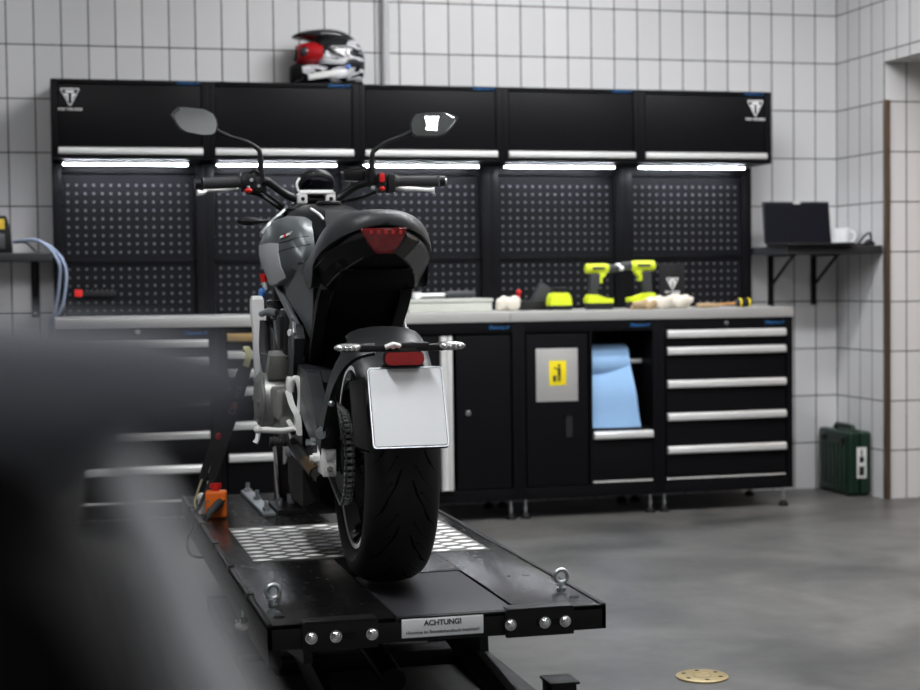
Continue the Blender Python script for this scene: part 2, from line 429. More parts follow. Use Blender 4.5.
# ------------------------------------------------------------------ base cabinets
def base_shell(i, label, fronts_open=None):
    c = thing('base_cabinet', label, 'cabinet', (i*CW, 0, 0), 0, 'black base cabinets in a row')
    b = MB(); D = .46
    b.box(0, .03, 0, D, .09, .905, .0015); b.box(CW-.03, CW, 0, D, .09, .905, .0015)
    b.box(.03, CW-.03, 0, .02, .855, .905, .001); b.box(.03, CW-.03, 0, .02, .09, .145, .001)
    b.box(.03, CW-.03, .02, D, .09, .11); b.box(.03, CW-.03, .02, D, .89, .904); b.box(.03, CW-.03, D-.012, D, .11, .89)
    obj('body', b, M['cab'], c)
    for x in (.035, CW-.035):
        for y in (.035, D-.04):
            f = MB(); f.cyl((x, y, 0), (x, y, .014), .024, .022); f.cyl((x, y, .014), (x, y, .028), .021, .009); ft = obj('foot', f, M['matte'], c)
            f = MB(); f.cyl((x, y, .022), (x, y, .09), .0065); f.cyl((x, y, .040), (x, y, .052), .011, n=6); obj('screw_stem', f, M['zinc'], ft)
    text('brand_lettering', 'Datona.nl', .096, M['blue'], c, (CW-.095, -.0002, .880), bold=.01, shear=.2)
    return c
def drawer(c, x0, x1, z0, z1, y=-.002, hm='alu', hh=.034, hdl=True):
    d = obj('drawer', MB().box(x0, x1, y, .016, z0, z1, .002), M['door'], c)
    if hdl:
        h = MB(); z = z1
        h.prism([(.0, z), (-.016, z-.002), (-.024, z-.010), (-.024, z-hh+.006), (-.018, z-hh), (.0, z-hh-.001)], 'x', x0+.003, x1-.003, .001)
        obj('handle', h, M[hm], d)
    return d
def lock(c, x, z):
    k = MB(); k.cyl((x, 0, z), (x, -.006, z), .011); k.cyl((x, -.006, z), (x, -.012, z), .009, .008); k.box(x-.001, x+.001, -.0125, -.011, z-.005, z+.005)
    obj('lock', k, M['chrome'], c)
def drawer_cab(i, label, tops, lip=.158, first='alu'):
    c = base_shell(i, label)
    bots = tops[1:]+[.163]
    for k, (a, b_) in enumerate(zip(tops, bots)):
        drawer(c, .036, CW-.04, b_+.006, a, hm=first if k == 0 else 'alu', hh=.036)
    obj('bottom_lip', MB().box(.036, CW-.04, -.004, .01, lip-.004, lip+.003, .001), M['alu'], c)
    lock(c, .338, .882 if i != 0 else .888)
    return c
drawer_cab(0, 'black drawer cabinet at the left end, half hidden by the blurred foreground', [.853, .774, .609, .461, .313])
drawer_cab(1, 'black six-drawer cabinet behind the strap, left of the motorcycle', [.877, .800, .720, .643, .494, .352], first='tan_bar')
drawer_cab(4, 'black five-drawer cabinet at the right end near the green case', [.853, .774, .619, .466, .311])
# two-door cabinet
c = base_shell(2, 'black two-door cabinet with a tall silver grip, directly behind the licence plate')
d = obj('door', MB().box(.036, .305, -.002, .016, .15, .846, .002), M['door'], c)
h = MB(); h.prism([(.308, .0), (.308, -.018), (.314, -.024), (.330, -.024), (.334, -.014), (.342, -.014), (.346, -.024), (.362, -.022), (.366, -.014), (.366, .0)], 'z', .150, .845, .001)
obj('handle', h, M['alu'], d)
d = obj('door', MB().box(.385, .640, -.002, .016, .15, .846, .002), M['door'], c)
g = MB(); g.cyl((.438, -.002, .497), (.438, -.008, .497), .013); g.cyl((.438, -.008, .497), (.438, -.012, .497), .010, .008); obj('lock', g, M['chrome'], d)
# waste / paper cabinet
c = base_shell(3, 'black cabinet with a steel flap, yellow sticker and blue paper roll')
d = obj('door', MB().box(.036, .330, -.002, .016, .15, .846, .002), M['door'], c)
g = MB(); g.box(.080, .280, -.006, -.002, .537, .780, .001)
g.cyl((.160, -.006, .768), (.160, -.008, .768), .004); g.cyl((.200, -.006, .768), (.200, -.008, .768), .004)
fl = obj('steel_flap', g, M['steel'], d)
st = obj('sticker', MB().box(.142, .224, -.0072, -.006, .610, .724, .0005), M['yellow'], d)
pg = MB(); Y0, Y1 = -.0085, -.0072      # pictogram: standing figure beside a bin
pg.ball((.190, -.0078, .700), .007, .0008, .007, 12)
pg.prism([(.184, .690), (.197, .690), (.197, .655), (.195, .628), (.190, .628), (.190, .655), (.188, .655), (.187, .628), (.182, .628), (.183, .665)], 'y', Y0, Y1)
pg.prism([(.184, .688), (.166, .696), (.165, .691), (.183, .680)], 'y', Y0, Y1)
pg.prism([(.160, .655), (.176, .655), (.174, .628), (.162, .628)], 'y', Y0, Y1)
obj('pictogram', pg, M['black_ink'], st, 0)
g = MB(); g.box(.216, .222, -.005, -.0018, .365, .475); g.box(.252, .258, -.005, -.0018, .365, .475); g.box(.216, .258, -.005, -.0018, .365, .371); g.box(.216, .258, -.005, -.0018, .469, .475)
obj('grip_frame', g, M['cab'], d); obj('grip_recess', MB().box(.222, .252, -.0035, -.0018, .371, .469), M['dark'], d)
g = MB(); g.box(.340, .352, 0, .40, .15, .855); g.box(.352, CW-.03, .016, .44, .388, .40); obj('partition', g, M['cab'], c)
drawer(c, .352, CW-.034, .165, .392, hh=.036)
obj('bottom_lip', MB().box(.352, CW-.034, -.004, .01, .153, .161, .001), M['alu'], c)
# blue paper roll with a hanging sheet
rl = thing('paper_roll', 'light blue paper towel roll hanging in the open black cabinet', 'paper roll', (3*CW, 0, 0))
g = MB(); g.lathe([(.02, .355), (.085, .355), (.085, .560), (.02, .560)], (0, .15, .705), 'x', 36, close=True); obj('roll', g, M['paper'], rl)
g = MB(); g.cyl((.3525, .15, .705), (.6475, .15, .705), .012); obj('spindle', g, M['alu'], rl)
secs = []
for k in range(14):
    t_ = k/13; z = .775*(1-t_)+.402*t_; w_ = .560+.045*t_**1.5; yy = .105-.055*math.sin(t_*PI*.55)+.006*math.sin(t_*9)
    row = [(.354+(w_-.354)*a, yy+.012*math.sin(a*4+t_*2)-.01*a, z) for a in [j/8 for j in range(9)]]
    secs.append(row+[(x, y+.002, zz) for x, y, zz in row[::-1]])
obj('hanging_sheet', MB().loft(secs), M['paper'], rl)

# worktops
for (x0, x1, lab) in ((0, 1.999, 'long brushed steel worktop behind the motorcycle, left piece'), (2.001, 3.403, 'brushed steel worktop with the two drills, right piece')):
    b = MB(); b.box(x0-.003*(x0 == 0), x1, -.008, .452, .9055, .951, .0025); b.box(x0, x1, .440, .452, .951, .9515)
    tag(obj('worktop', b, M['steel']), lab, 'worktop', 'steel worktops on the base cabinets')

# ------------------------------------------------------------------ right shelf, laptop, mug, cable
sh = thing('wall_shelf', 'dark grey corner shelf carrying the laptop and mug', 'shelf', (3.42, .56, 1.205))
obj('board', MB().box(0, .508, -.46, .009, 0, .038, .002), M['shelf'], sh)
for x in (.135, .375):
    b = MB(); b.box(x-.015, x+.015, .001, .008, -.255, 0, .001); b.box(x-.013, x+.013, -.26, .001, -.008, 0, .001)
    b.tube([(x, .0, -.155), (x, -.25, -.006)], .008, 8)
    for z in (-.03, -.235): b.cyl((x, .001, z), (x, -.003, z), .006, n=10)
    obj('bracket', b, M['matte'], sh)
lt = thing('laptop', 'black laptop with its dark screen open on the corner shelf', 'laptop', (3.585, .30, 1.2435), 0)
obj('base', MB().box(-.18, .18, -.235, .0, 0, .014, .004), M['plastic'], lt)
obj('keyboard', MB().box(-.155, .155, -.13, -.02, .014, .0155, .0005), M['matte'], lt)
Rm = Matrix.Translation((0, .004, .014)) @ Matrix.Rotation(math.radians(-8), 4, 'X')
s_ = obj('lid', MB().box(-.185, .178, 0, .006, 0, .212, .003, M=Rm), M['plastic'], lt)
obj('screen', MB().box(-.176, .170, -.0012, 0, .012, .202, M=Rm), M['screen'], s_, 0)
obj('webcam_cover', MB().box(-.018, .020, -.0035, -.0012, .199, .214, .001, M=Rm), M['label'], s_)
mg = thing('mug', 'white mug beside the laptop in the corner', 'mug', (3.838, .34, 1.2435), math.radians(-20))
obj('cup', MB().lathe([(.0, .0), (.034, .0), (.038, .006), (.040, .088), (.038, .090), (.036, .088), (.034, .01), (.0, .008)], (0, 0, 0), 'z', 36), M['mug'], mg)
obj('handle', MB().tube([(.038, 0, .072), (.055, 0, .074), (.064, 0, .055), (.058, 0, .032), (.037, 0, .022)], .0048, 10, 6), M['mug'], mg)
cb = MB()
cb.tube([(3.80, .16, 1.249), (3.84, .18, 1.252), (3.87, .17, 1.29), (3.895, .165, 1.305), (3.905, .17, 1.28), (3.90, .15, 1.252), (3.87, .12, 1.249), (3.84, .13, 1.249), (3.82, .15, 1.25)], .0052, 8, 6)
cb.tube([(3.85, .14, 1.249), (3.88, .15, 1.27), (3.91, .15, 1.25)], .0052, 8, 6)
cb.box(3.86, 3.90, .12, .16, 1.2435, 1.262, .005)
tag(obj('power_cable', cb, M['plastic']), 'coiled black cable lying in front of the mug', 'cable')

# green tool case in the corner
gc = thing('tool_case', 'dark green plastic tool case standing in the tiled corner', 'case', (3.862, .365, 0))
b = MB(); b.box(-.062, -.003, -.165, .165, .006, .322, .018, 3); b.box(.003, .062, -.165, .165, .006, .322, .018, 3)
obj('shell', b, M['green'], gc)
b = MB(); b.tube([(0, -.09, .31), (0, -.085, .334), (0, -.06, .340), (0, .06, .340), (0, .085, .334), (0, .09, .31)], .013, 10, 4); obj('handle', b, M['green'], gc)
b = MB()
for k in range(7): b.box(-.066, -.060, -.135+k*.04, -.108+k*.04, .045, .255, .004)
obj('ribs', b, M['green'], gc)
b = MB(); b.box(-.020, .032, -.170, -.163, .09, .245, .002); lb = obj('label', b, M['label'], gc)
b = MB(); b.box(-.008, .018, -.1712, -.170, .105, .15); b.box(-.006, .016, -.1712, -.170, .17, .20); b.box(0, .008, -.1712, -.170, .205, .235); obj('print', b, M['plastic'], lb, 0)
for y in (-.10, .10):
    obj('latch', MB().box(-.075, -.058, y-.02, y+.02, .262, .292, .003), M['plastic'], gc)
for y in (-.13, .13): obj('foot', MB().box(-.05, .05, y-.015, y+.015, 0, .01, .002), M['plastic'], gc)

# ------------------------------------------------------------------ left shelf, charger, hoses, pipe
sh = thing('wall_shelf', 'grey wall shelf at the left edge carrying the charger', 'shelf', (-.004, .56, 1.202))
obj('board', MB().box(-1.0, 0, -.21, .009, 0, .038, .002), M['shelf'], sh)
for x in (-.08, -.85):
    b = MB(); b.box(x-.016, x+.016, .001, .009, -.255, 0, .001); b.box(x-.013, x+.013, -.18, .001, -.008, 0, .001); b.tube([(x, 0, -.15), (x, -.17, -.006)], .007, 8)
    br_ = obj('bracket', b, M['matte'], sh)
    b = MB()
    for z in (-.035, -.235): b.cyl((x, .001, z), (x, -.004, z), .007, n=10)
    obj('screw', b, M['chrome'], br_)
ch = thing('battery_charger', 'black charger with a yellow display at the left edge of the photo', 'charger', (-.27, .44, 1.2405))
b = MB(); b.prism([(-.10, 0), (.095, 0), (.088, .10), (.070, .165), (-.09, .165), (-.10, .10)], 'y', -.06, .06, .008); obj('case', b, M['plastic'], ch)
obj('display', MB().box(-.06, .062, -.064, -.059, .105, .150, .002), M['display'], ch)
obj('window', MB().box(-.06, .062, -.064, -.059, .02, .085, .002), M['tail'], ch)
hs = thing('hose', 'two pale grey-blue hoses drooping over the end of the left shelf', 'hose', (0, 0, 0))
for k, pth in enumerate(([(-.175, .44, 1.29), (-.12, .43, 1.297), (-.05, .40, 1.285), (.02, .37, 1.20), (.020, .40, 1.09), (.004, .44, .99), (-.008, .47, .93), (-.01, .49, .80), (-.01, .50, .4), (-.01, .49, .01)],
          [(-.175, .45, 1.293), (-.07, .43, 1.296), (.005, .40, 1.25), (.05, .37, 1.17), (.043, .40, 1.05), (.020, .44, .975), (-.02, .47, .93), (-.025, .50, .80), (-.03, .52, .4), (-.03, .51, .01)])):
    obj('hose_line', MB().tube(pth, .0075, 10, 6), M['hose'], hs)
tag(obj('charger_lead', MB().tube([(-.17, .40, 1.287), (-.12, .38, 1.285), (-.09, .37, 1.26), (-.075, .37, 1.245)], .004, 8, 5), M['plastic']), 'short black lead running from the charger to the shelf', 'cable')
b = MB(); b.cyl((1.555, .54, 1.994), (1.555, .54, 3.25), .019, n=20); tag(obj('conduit_pipe', b, M['pipe']), 'pale vertical pipe on the tiles right of the helmet', 'pipe')

# red-headed tool hanging on the leftmost panel
rt = thing('hex_key_holder', 'small black tool holder with a red end on the leftmost tool panel', 'tool holder', (.10, .455, 1.058))
obj('rail', MB().box(0, .17, -.012, .018, -.012, .008, .003), M['plastic'], rt)
b = MB()
for k in range(6): b.tube([(.04+k*.022, -.004, .0), (.04+k*.022, -.004, .012), (.05+k*.022, -.004, .016)], .003, 6)
obj('hex_key', b, M['toolgrey'], rt)
obj('red_end', MB().box(-.012, .022, -.02, .012, -.016, .016, .004), M['red'], rt)

# ------------------------------------------------------------------ helmet
hm = thing('helmet', 'white, black and red motocross helmet on top of the wall cabinets', 'helmet', (1.27, .40, 1.993))
def helmet_mat():
    m = mat('helmet_graphics', (.6, .6, .62), .25, coat=.3); nt = m.node_tree; N = nt.nodes; Lk = nt.links; b = N['Principled BSDF']
    mp = N.new('ShaderNodeMapping'); mp.inputs['Rotation'].default_value = (0, .5, 0); mp.inputs['Scale'].default_value = (7, 3, 20)
    Lk.new(N['Texture Coordinate'].outputs['Object'], mp.inputs['Vector'])
    nz = N.new('ShaderNodeTexNoise'); nz.inputs['Scale'].default_value = 1.1; nz.inputs['Detail'].default_value = 1.5; nz.inputs['Distortion'].default_value = 1.2
    Lk.new(mp.outputs[0], nz.inputs['Vector'])
    r = N.new('ShaderNodeValToRGB'); r.color_ramp.interpolation = 'CONSTANT'
    e = r.color_ramp.elements; e[0].position = 0; e[0].color = (.012, .012, .014, 1); e[1].position = .49; e[1].color = (.5, .5, .53, 1)
    x = e.new(.57); x.color = (.72, .72, .73, 1); x = e.new(.64); x.color = (.02, .02, .022, 1)
    Lk.new(nz.outputs['Fac'], r.inputs[0])
    sp = N.new('ShaderNodeSeparateXYZ'); Lk.new(N['Texture Coordinate'].outputs['Object'], sp.inputs[0])
    ad = N.new('ShaderNodeMath'); ad.operation = 'MULTIPLY_ADD'; ad.inputs[1].default_value = -.35; Lk.new(sp.outputs['X'], ad.inputs[0]); Lk.new(sp.outputs['Z'], ad.inputs[2])
    gt = N.new('ShaderNodeMath'); gt.operation = 'GREATER_THAN'; gt.inputs[1].default_value = .185; Lk.new(ad.outputs[0], gt.inputs[0])
    mx = N.new('ShaderNodeMix'); mx.data_type = 'RGBA'; mx.inputs['B'].default_value = (.012, .012, .013, 1)
    Lk.new(gt.outputs[0], mx.inputs['Factor']); Lk.new(r.outputs[0], mx.inputs['A']); Lk.new(mx.outputs['Result'], b.inputs['Base Color']); return m
M['helmet'] = helmet_mat()
def hsec(x, z0, z1, w, n=20):
    zc = (z0+z1)/2; h = (z1-z0)/2
    return [(x, w*math.copysign(abs(math.cos(2*PI*k/n))**.85, math.cos(2*PI*k/n)), zc+h*math.copysign(abs(math.sin(2*PI*k/n))**.85, math.sin(2*PI*k/n))) for k in range(n)]
b = MB(); b.loft([hsec(.148, .09, .13, .03), hsec(.142, .05, .165, .07), hsec(.125, .012, .20, .095), (hsec(.09, .004, .232, .113)), hsec(.04, .002, .25, .122), hsec(-.01, .004, .252, .122), hsec(-.05, .03, .242, .115), hsec(-.075, .09, .228, .10), hsec(-.092, .15, .205, .06)])
obj('shell', b, M['helmet'], hm, 60)
b = MB(); b.loft([hsec(.05, .004, .115, .118), hsec(-.03, .004, .110, .113), hsec(-.09, .004, .108, .100), hsec(-.14, .004, .108, .080), hsec(-.175, .006, .102, .055), hsec(-.192, .012, .090, .030)])
obj('chin_bar', b, M['helmet'], hm, 60)
b = MB(); b.loft([[(-.19, -.07, .226), (-.19, .07, .226), (-.192, .07, .238), (-.192, -.07, .238)], [(-.13, -.095, .218), (-.13, .095, .218), (-.13, .09, .262), (-.13, -.09, .262)],
    [(-.04, -.112, .20), (-.04, .112, .20), (-.04, .10, .276), (-.04, -.10, .276)], [(.05, -.10, .21), (.05, .10, .21), (.05, .08, .268), (.05, -.08, .268)], [(.12, -.04, .19), (.12, .04, .19), (.12, .04, .222), (.12, -.04, .222)]])
subdiv(obj('peak', b, M['gloss'], hm, 60), 2)
b = MB(); b.loft([hsec(-.06, .10, .205, .117), hsec(-.10, .095, .21, .105), hsec(-.145, .10, .20, .08), hsec(-.168, .108, .19, .055)]); gg = obj('goggle_frame', b, M['dkred'], hm, 50)
b = MB(); b.loft([hsec(-.150, .010, .112, .078), hsec(-.178, .008, .108, .056), hsec(-.196, .014, .094, .032)]); obj('chin_vent', b, M['matte'], hm)
b = MB(); b.ball((-.135, -.075, .155), .026, .016, .024, 16); b.loft([hsec(-.165, .115, .182, .05), hsec(-.178, .122, .174, .035)]); obj('goggle_lens', b, M['goggle'], gg)
b = MB(); b.prism([(-.13, .048), (.0, .072), (.01, .055), (-.01, .040), (-.13, .022)], 'y', -.123, -.105, .002); q = obj('side_stripe', b, M['label'], hm)
b = MB(); b.ball((.055, -.119, .086), .012, .004, .012, 12); obj('blue_dot', b, M['bluecap'], hm)
b = MB(); b.loft([hsec(.13, .0, .03, .085), hsec(.02, .0, .022, .108), hsec(-.10, .0, .02, .085)]); obj('lower_trim', b, M['matte'], hm)

# ------------------------------------------------------------------ things on the worktop (top at z .951)
WT = .952
bx = thing('organiser_box', 'frosted clear plastic organiser box on the worktop', 'box', (1.745, .20, WT))
obj('tray', MB().box(-.195, .195, -.12, .12, 0, .044, .006), M['clear'], bx)
obj('lid', MB().box(-.20, .20, -.125, .125, .046, .060, .005), M['clear'], bx)
b = MB()
for k in range(5): b.box(-.16+k*.075, -.12+k*.075, -.09, .08, .004, .03, .004)
obj('compartment_contents', b, M['tan'], bx)
tw = thing('torque_wrench', 'torque wrench with black handle lying on the clear box', 'wrench', (1.74, .18, WT+.0615), math.radians(6))
b = MB(); b.cyl((-.125, 0, .016), (.0, 0, .017), .008); b.cyl((-.135, 0, .004), (-.135, 0, .030), .020, .020); b.cyl((-.135, 0, .0), (-.135, 0, .006), .010); obj('shaft', b, M['silver'], tw)
b = MB(); b.tube([(.0, 0, .017), (.02, 0, .018), (.12, 0, .020), (.15, 0, .020)], [.010, .015, .014, .011], 14); obj('grip', b, M['toolgrey'], tw)
# crumpled gloves and rag
def crumple(name, cx, cy, z, rx, ry, rz, m, seed, label, cat, parts=4):
    rnd = random.Random(seed); b = MB()
    for k in range(parts):
        a = rnd.random()*2*PI
        b.ball((cx+rx*.55*math.cos(a), cy+ry*.5*math.sin(a), z+rz*.45*(.8+.5*rnd.random())), rx*(.4+.25*rnd.random()), ry*(.5+.2*rnd.random()), rz*(.42+.2*rnd.random()), 24, Matrix.Rotation(rnd.random()*.8-.4, 4, 'Y'))
    for v in b.bm.verts:
        n_ = math.sin(v.co.x*95+seed)*math.sin(v.co.y*80+seed*2)*.006+math.sin(v.co.x*210+v.co.z*190)*.003
        v.co.z += n_; v.co.x += n_*.6; v.co.z = max(v.co.z, z)
    return tag(obj(name, b, m, None, 60), label, cat)
crumple('work_glove', 2.045, .18, WT, .055, .05, .062, M['cloth'], 3, 'crumpled cream work glove left of the black charger', 'glove')
crumple('cleaning_rag', 2.80, .075, WT, .110, .05, .055, M['cloth'], 11, 'crumpled cream cleaning rag in front of the right drill', 'rag', 7)
crumple('leather_glove', 2.655, .025, WT, .06, .03, .034, M['tan'], 5, 'small tan leather glove under the cream rag', 'glove', 4)
# charger with tilted pad and red light
cg = thing('battery_charger', 'black tilted battery charger with a red light behind the glove', 'charger', (2.185, .27, WT))
obj('base', MB().box(-.07, .06, -.05, .06, 0, .045, .008), M['plastic'], cg)
obj('tilted_pad', MB().box(-.040, .040, -.03, .03, -.02, .085, .008, M=Matrix.Translation((.035, -.01, .035)) @ Matrix.Rotation(math.radians(32), 4, 'Y')), M['toolgrey'], cg)
b = MB(); b.cyl((-.055, .03, .04), (-.055, .03, .075), .008); b.ball((-.055, .026, .085), .012); obj('red_light', b, M['red'], cg)
bt = thing('battery_pack', 'lime yellow battery pack standing left of the two drills', 'battery', (2.283, .15, WT)); bt.scale = (.86, .9, 1.12)
obj('case', MB().prism([(-.062, .018), (.062, .018), (.058, .05), (.045, .072), (-.045, .072), (-.058, .05)], 'y', -.045, .045, .006), M['ylgreen'], bt)
obj('foot', MB().box(-.060, .060, -.044, .044, 0, .020, .003), M['plastic'], bt)
obj('terminal', MB().box(-.035, .040, -.03, .03, .072, .094, .005), M['plastic'], bt)
# drills
def drill():
    t = thing('cordless_drill', '', 'drill', (0, 0, 0), 0, 'lime yellow cordless drills')
    b = MB(); b.tube([(-.075, 0, .196), (-.068, 0, .196), (-.02, 0, .196), (.028, 0, .196), (.045, 0, .196)], [.016, .023, .024, .024, .020], 20); h_ = obj('motor_housing', b, M['ylgreen'], t)
    obj('side_grille', MB().box(-.045, .02, -.0262, .0262, .190, .203, .003), M['toolgrey'], h_)
    b = MB(); b.tube([(.044, 0, .196), (.05, 0, .196), (.09, 0, .196), (.105, 0, .196)], [.018, .020, .018, .010], 18); obj('chuck', b, M['toolgrey'], t)
    obj('chuck_tip', MB().tube([(.103, 0, .196), (.125, 0, .196)], [.013, .009], 14), M['silver'], t)
    b = MB(); b.prism([(-.052, .172), (.0, .172), (-.012, .13), (-.018, .06), (-.058, .052), (-.052, .12)], 'y', -.017, .017, .006); obj('grip', b, M['toolgrey'], t)
    b = MB(); b.prism([(-.010, .175), (.034, .178), (.026, .158), (.006, .150), (.012, .128), (-.006, .125)], 'y', -.014, .014, .003); obj('trigger_guard', b, M['ylgreen'], t)
    b = MB(); b.prism([(-.062, .072), (-.020, .072), (.004, .056), (.062, .050), (.062, .030), (-.075, .030), (-.075, .050)], 'y', -.036, .036, .005); obj('foot', b, M['ylgreen'], t)
    obj('battery', MB().box(-.070, .060, -.034, .034, 0, .030, .005), M['plastic'], t)
    return t
d1 = drill(); d1.location = (2.485, .15, WT); d1.scale = (.94, .94, .98); tag(d1, 'lime yellow cordless drill pointing right, left of the pair', 'drill', 'lime yellow cordless drills')
d2 = copy_tree(d1); d2.location = (2.715, .225, WT); d2.scale = (1, 1, 1.04); d2.rotation_euler.z = PI; tag(d2, 'lime yellow cordless drill pointing left, behind the rag', 'drill', 'lime yellow cordless drills')
# standing black card with emblem
cd = thing('display_card', 'black card with a white emblem leaning at the tool panel', 'card', (2.935, .36, WT))
q = obj('card', MB().box(-.065, .065, 0, .006, 0, .215, .002), M['plastic'], cd)
emblem(q, .0, .0, .115, .062)
# screwdriver and files
sd = thing('screwdriver', 'screwdriver with a black and yellow handle at the right worktop end', 'screwdriver', (3.13, .14, WT), math.radians(4))
b = MB(); b.tube([(-.06, 0, .014), (.04, 0, .018)], .0065, 10); obj('shaft', b, M['wood'], sd)
b = MB(); b.tube([(.04, 0, .018), (.055, 0, .021), (.10, 0, .021), (.125, 0, .021)], [.010, .020, .021, .012], 16); h_ = obj('handle', b, M['plastic'], sd)
b = MB(); b.lathe([(.0215, -.004), (.0225, 0), (.0215, .004)], (.062, 0, .021), 'x', 20, close=True); b.lathe([(.0225, -.004), (.0235, 0), (.0225, .004)], (.108, 0, .021), 'x', 20, close=True); obj('yellow_band', b, M['yellow'], h_)
b = MB(); b.tube([(2.93, .05, WT+.012), (2.99, .055, WT+.013), (3.05, .06, WT+.012)], [.010, .013, .009], 12); tag(obj('wooden_handle', b, M['tan']), 'small tan tool handle between the rag and the screwdriver', 'tool')

# brass floor disc
ds = MB(); ds.lathe([(0, 0.0), (.072, 0.0), (.072, .004), (.069, .006), (.030, .006), (.029, .0045), (.026, .0045), (.025, .006), (0, .006)], (1.676, -2.955, 0), 'z', 48)
fd = tag(obj('floor_disc', ds, M['brass']), 'round brass cover with six holes set in the grey floor', 'floor cover')
for k in range(6):
    a = 2*PI*k/6+.4; h_ = MB(); x, y = 1.676+.052*math.cos(a), -2.955+.052*math.sin(a)
    h_.cyl((x, y, .0055), (x, y, .0066), .0065, n=16); obj('screw_hole', h_, M['dark'], fd, 0)

# ------------------------------------------------------------------ motorcycle lift (runs along y)
LX0, LX1, LY0, LY1, LZ0, LZ1 = .408, 1.198, -3.52, -1.27, .283, .34
lf = thing('motorcycle_lift', 'black scissor lift platform the motorcycle stands on', 'lift', (.80, -2.4, 0))
def LO(name, mb, m, parent=None, smooth=35):
    for v in mb.bm.verts: v.co -= Vector((.80, -2.4, 0))
    return obj(name, mb, m, parent or lf, smooth)
b = MB(); b.box(LX0, .70, LY0, LY1, LZ1-.012, LZ1-.001, .002); b.box(.703, .985, LY0, -2.98, LZ1-.012, LZ1-.0045, .001); b.box(.988, LX1, LY0, LY1, LZ1-.012, LZ1, .002)
b.box(.70, .988, -2.975, LY1, LZ1-.012, LZ1-.001, .002)
b.box(.41, 1.19, -3.50, -1.28, LZ1-.03, LZ1-.013)
LO('deck', b, M['deck'])
LO('drop_panel', MB().box(.706, .982, -3.50, -2.983, LZ1-.008, LZ1-.002, .001), M['deckmat'])
b = MB()
b.box(LX0, LX0+.012, LY0, LY1, LZ0, LZ1+.004, .002); b.box(LX1-.012, LX1, LY0, LY1, LZ0, LZ1+.003, .002)
b.box(LX0, LX1, LY0, LY0+.010, LZ0, LZ1-.001, .002); b.box(LX0, LX1, LY1-.010, LY1, LZ0, LZ1, .002)
for y in (-3.18, -2.78, -2.38, -1.98, -1.6): b.box(LX0-.002, LX0+.016, y, y+.06, LZ1-.01, LZ1+.008, .002)
LO('side_skirt', b, M['liftblk'])
# diamond plate
b = MB(); b.box(.484, 1.145, -2.700, -2.075, LZ1-.001, LZ1+.002, .001); dp = LO('diamond_plate', b, M['checker'])
b = MB(); px_, py_ = .0500, .0330
for r in range(20):
    for c_ in range(14):
        x = .484+.026+c_*px_; y = -2.700+.02+r*py_
        if x > 1.13 or y > -2.09: continue
        if (r+c_) % 2: continue
        a, q = .0290, .0135
        pts = [(x-a, y), (x-a*.3, y-q*.85), (x+a*.3, y-q*.85), (x+a, y), (x+a*.3, y+q*.85), (x-a*.3, y+q*.85)]
        lo = [b.bm.verts.new((p[0], p[1], LZ1+.0021)) for p in pts]; hi = [b.bm.verts.new((x+(p[0]-x)*.72, y+(p[1]-y)*.72, LZ1+.0042)) for p in pts]
        b.bm.faces.new(hi)
        for k in range(6): b.bm.faces.new([lo[k], lo[(k+1) % 6], hi[(k+1) % 6], hi[k]])
LO('raised_pattern', b, M['checker_hi'], dp, 20)
# end brackets with bolts
for (x0, x1, bolts) in ((.484, .654, (.503, .558, .640)), (.953, 1.115, (.962, 1.044, 1.093))):
    b = MB(); b.box(x0, x1, LY0-.014, LY0+.001, LZ0-.004, LZ1+.004, .002); b.box(x0+.004, x1-.002, LY0-.016, LY0+.03, LZ1+.001, LZ1+.006, .001)
    br_ = LO('end_bracket', b, M['liftblk'])
    LO('slot', MB().box((bolts[0]+bolts[1])/2+.02, bolts[1]+.045, LY0-.0148, LY0-.0135, .303, .317), M['void'], br_, 0)
    for x in bolts:
        g = MB(); g.cyl((x, LY0-.014, .310), (x, LY0-.017, .310), .0135, n=20); g.ball((x, LY0-.017, .310), .0115, .008, .0115, 16)
        LO('bolt', g, M['chrome'], br_)
# warning sign
b = MB(); b.box(.711, .901, LY0-.003, LY0, .2925, .3345, .0008); sg = LO('warning_sign', b, M['plate'])
text('lettering', 'ACHTUNG!', .088, M['black_ink'], sg, (.806-.80, LY0-.0031+2.4, .3235), bold=.035)
text('lettering', 'Hinweise im Betriebshandbuch beachten!', .170, M['black_ink'], sg, (.806-.80, LY0-.0031+2.4, .3035), bold=.012)
# eye bolts
for x, y in ((.451, -3.303), (1.152, -3.325)):
    g = MB(); g.torus((x, y, LZ1+.034), .0155, .0055, 'y', 32, 12); g.cyl((x, y, LZ1), (x, y, LZ1+.016), .007, .006); g.cyl((x, y, LZ1), (x, y, LZ1+.006), .011, n=20)
    LO('eye_bolt', g, M['zinc'])
for x, y in ((.447, -3.43), (1.152, -3.42)):
    LO('hole', MB().cyl((x, y, LZ1-.0012), (x, y, LZ1+.0006), .013), M['void'], None, 0)
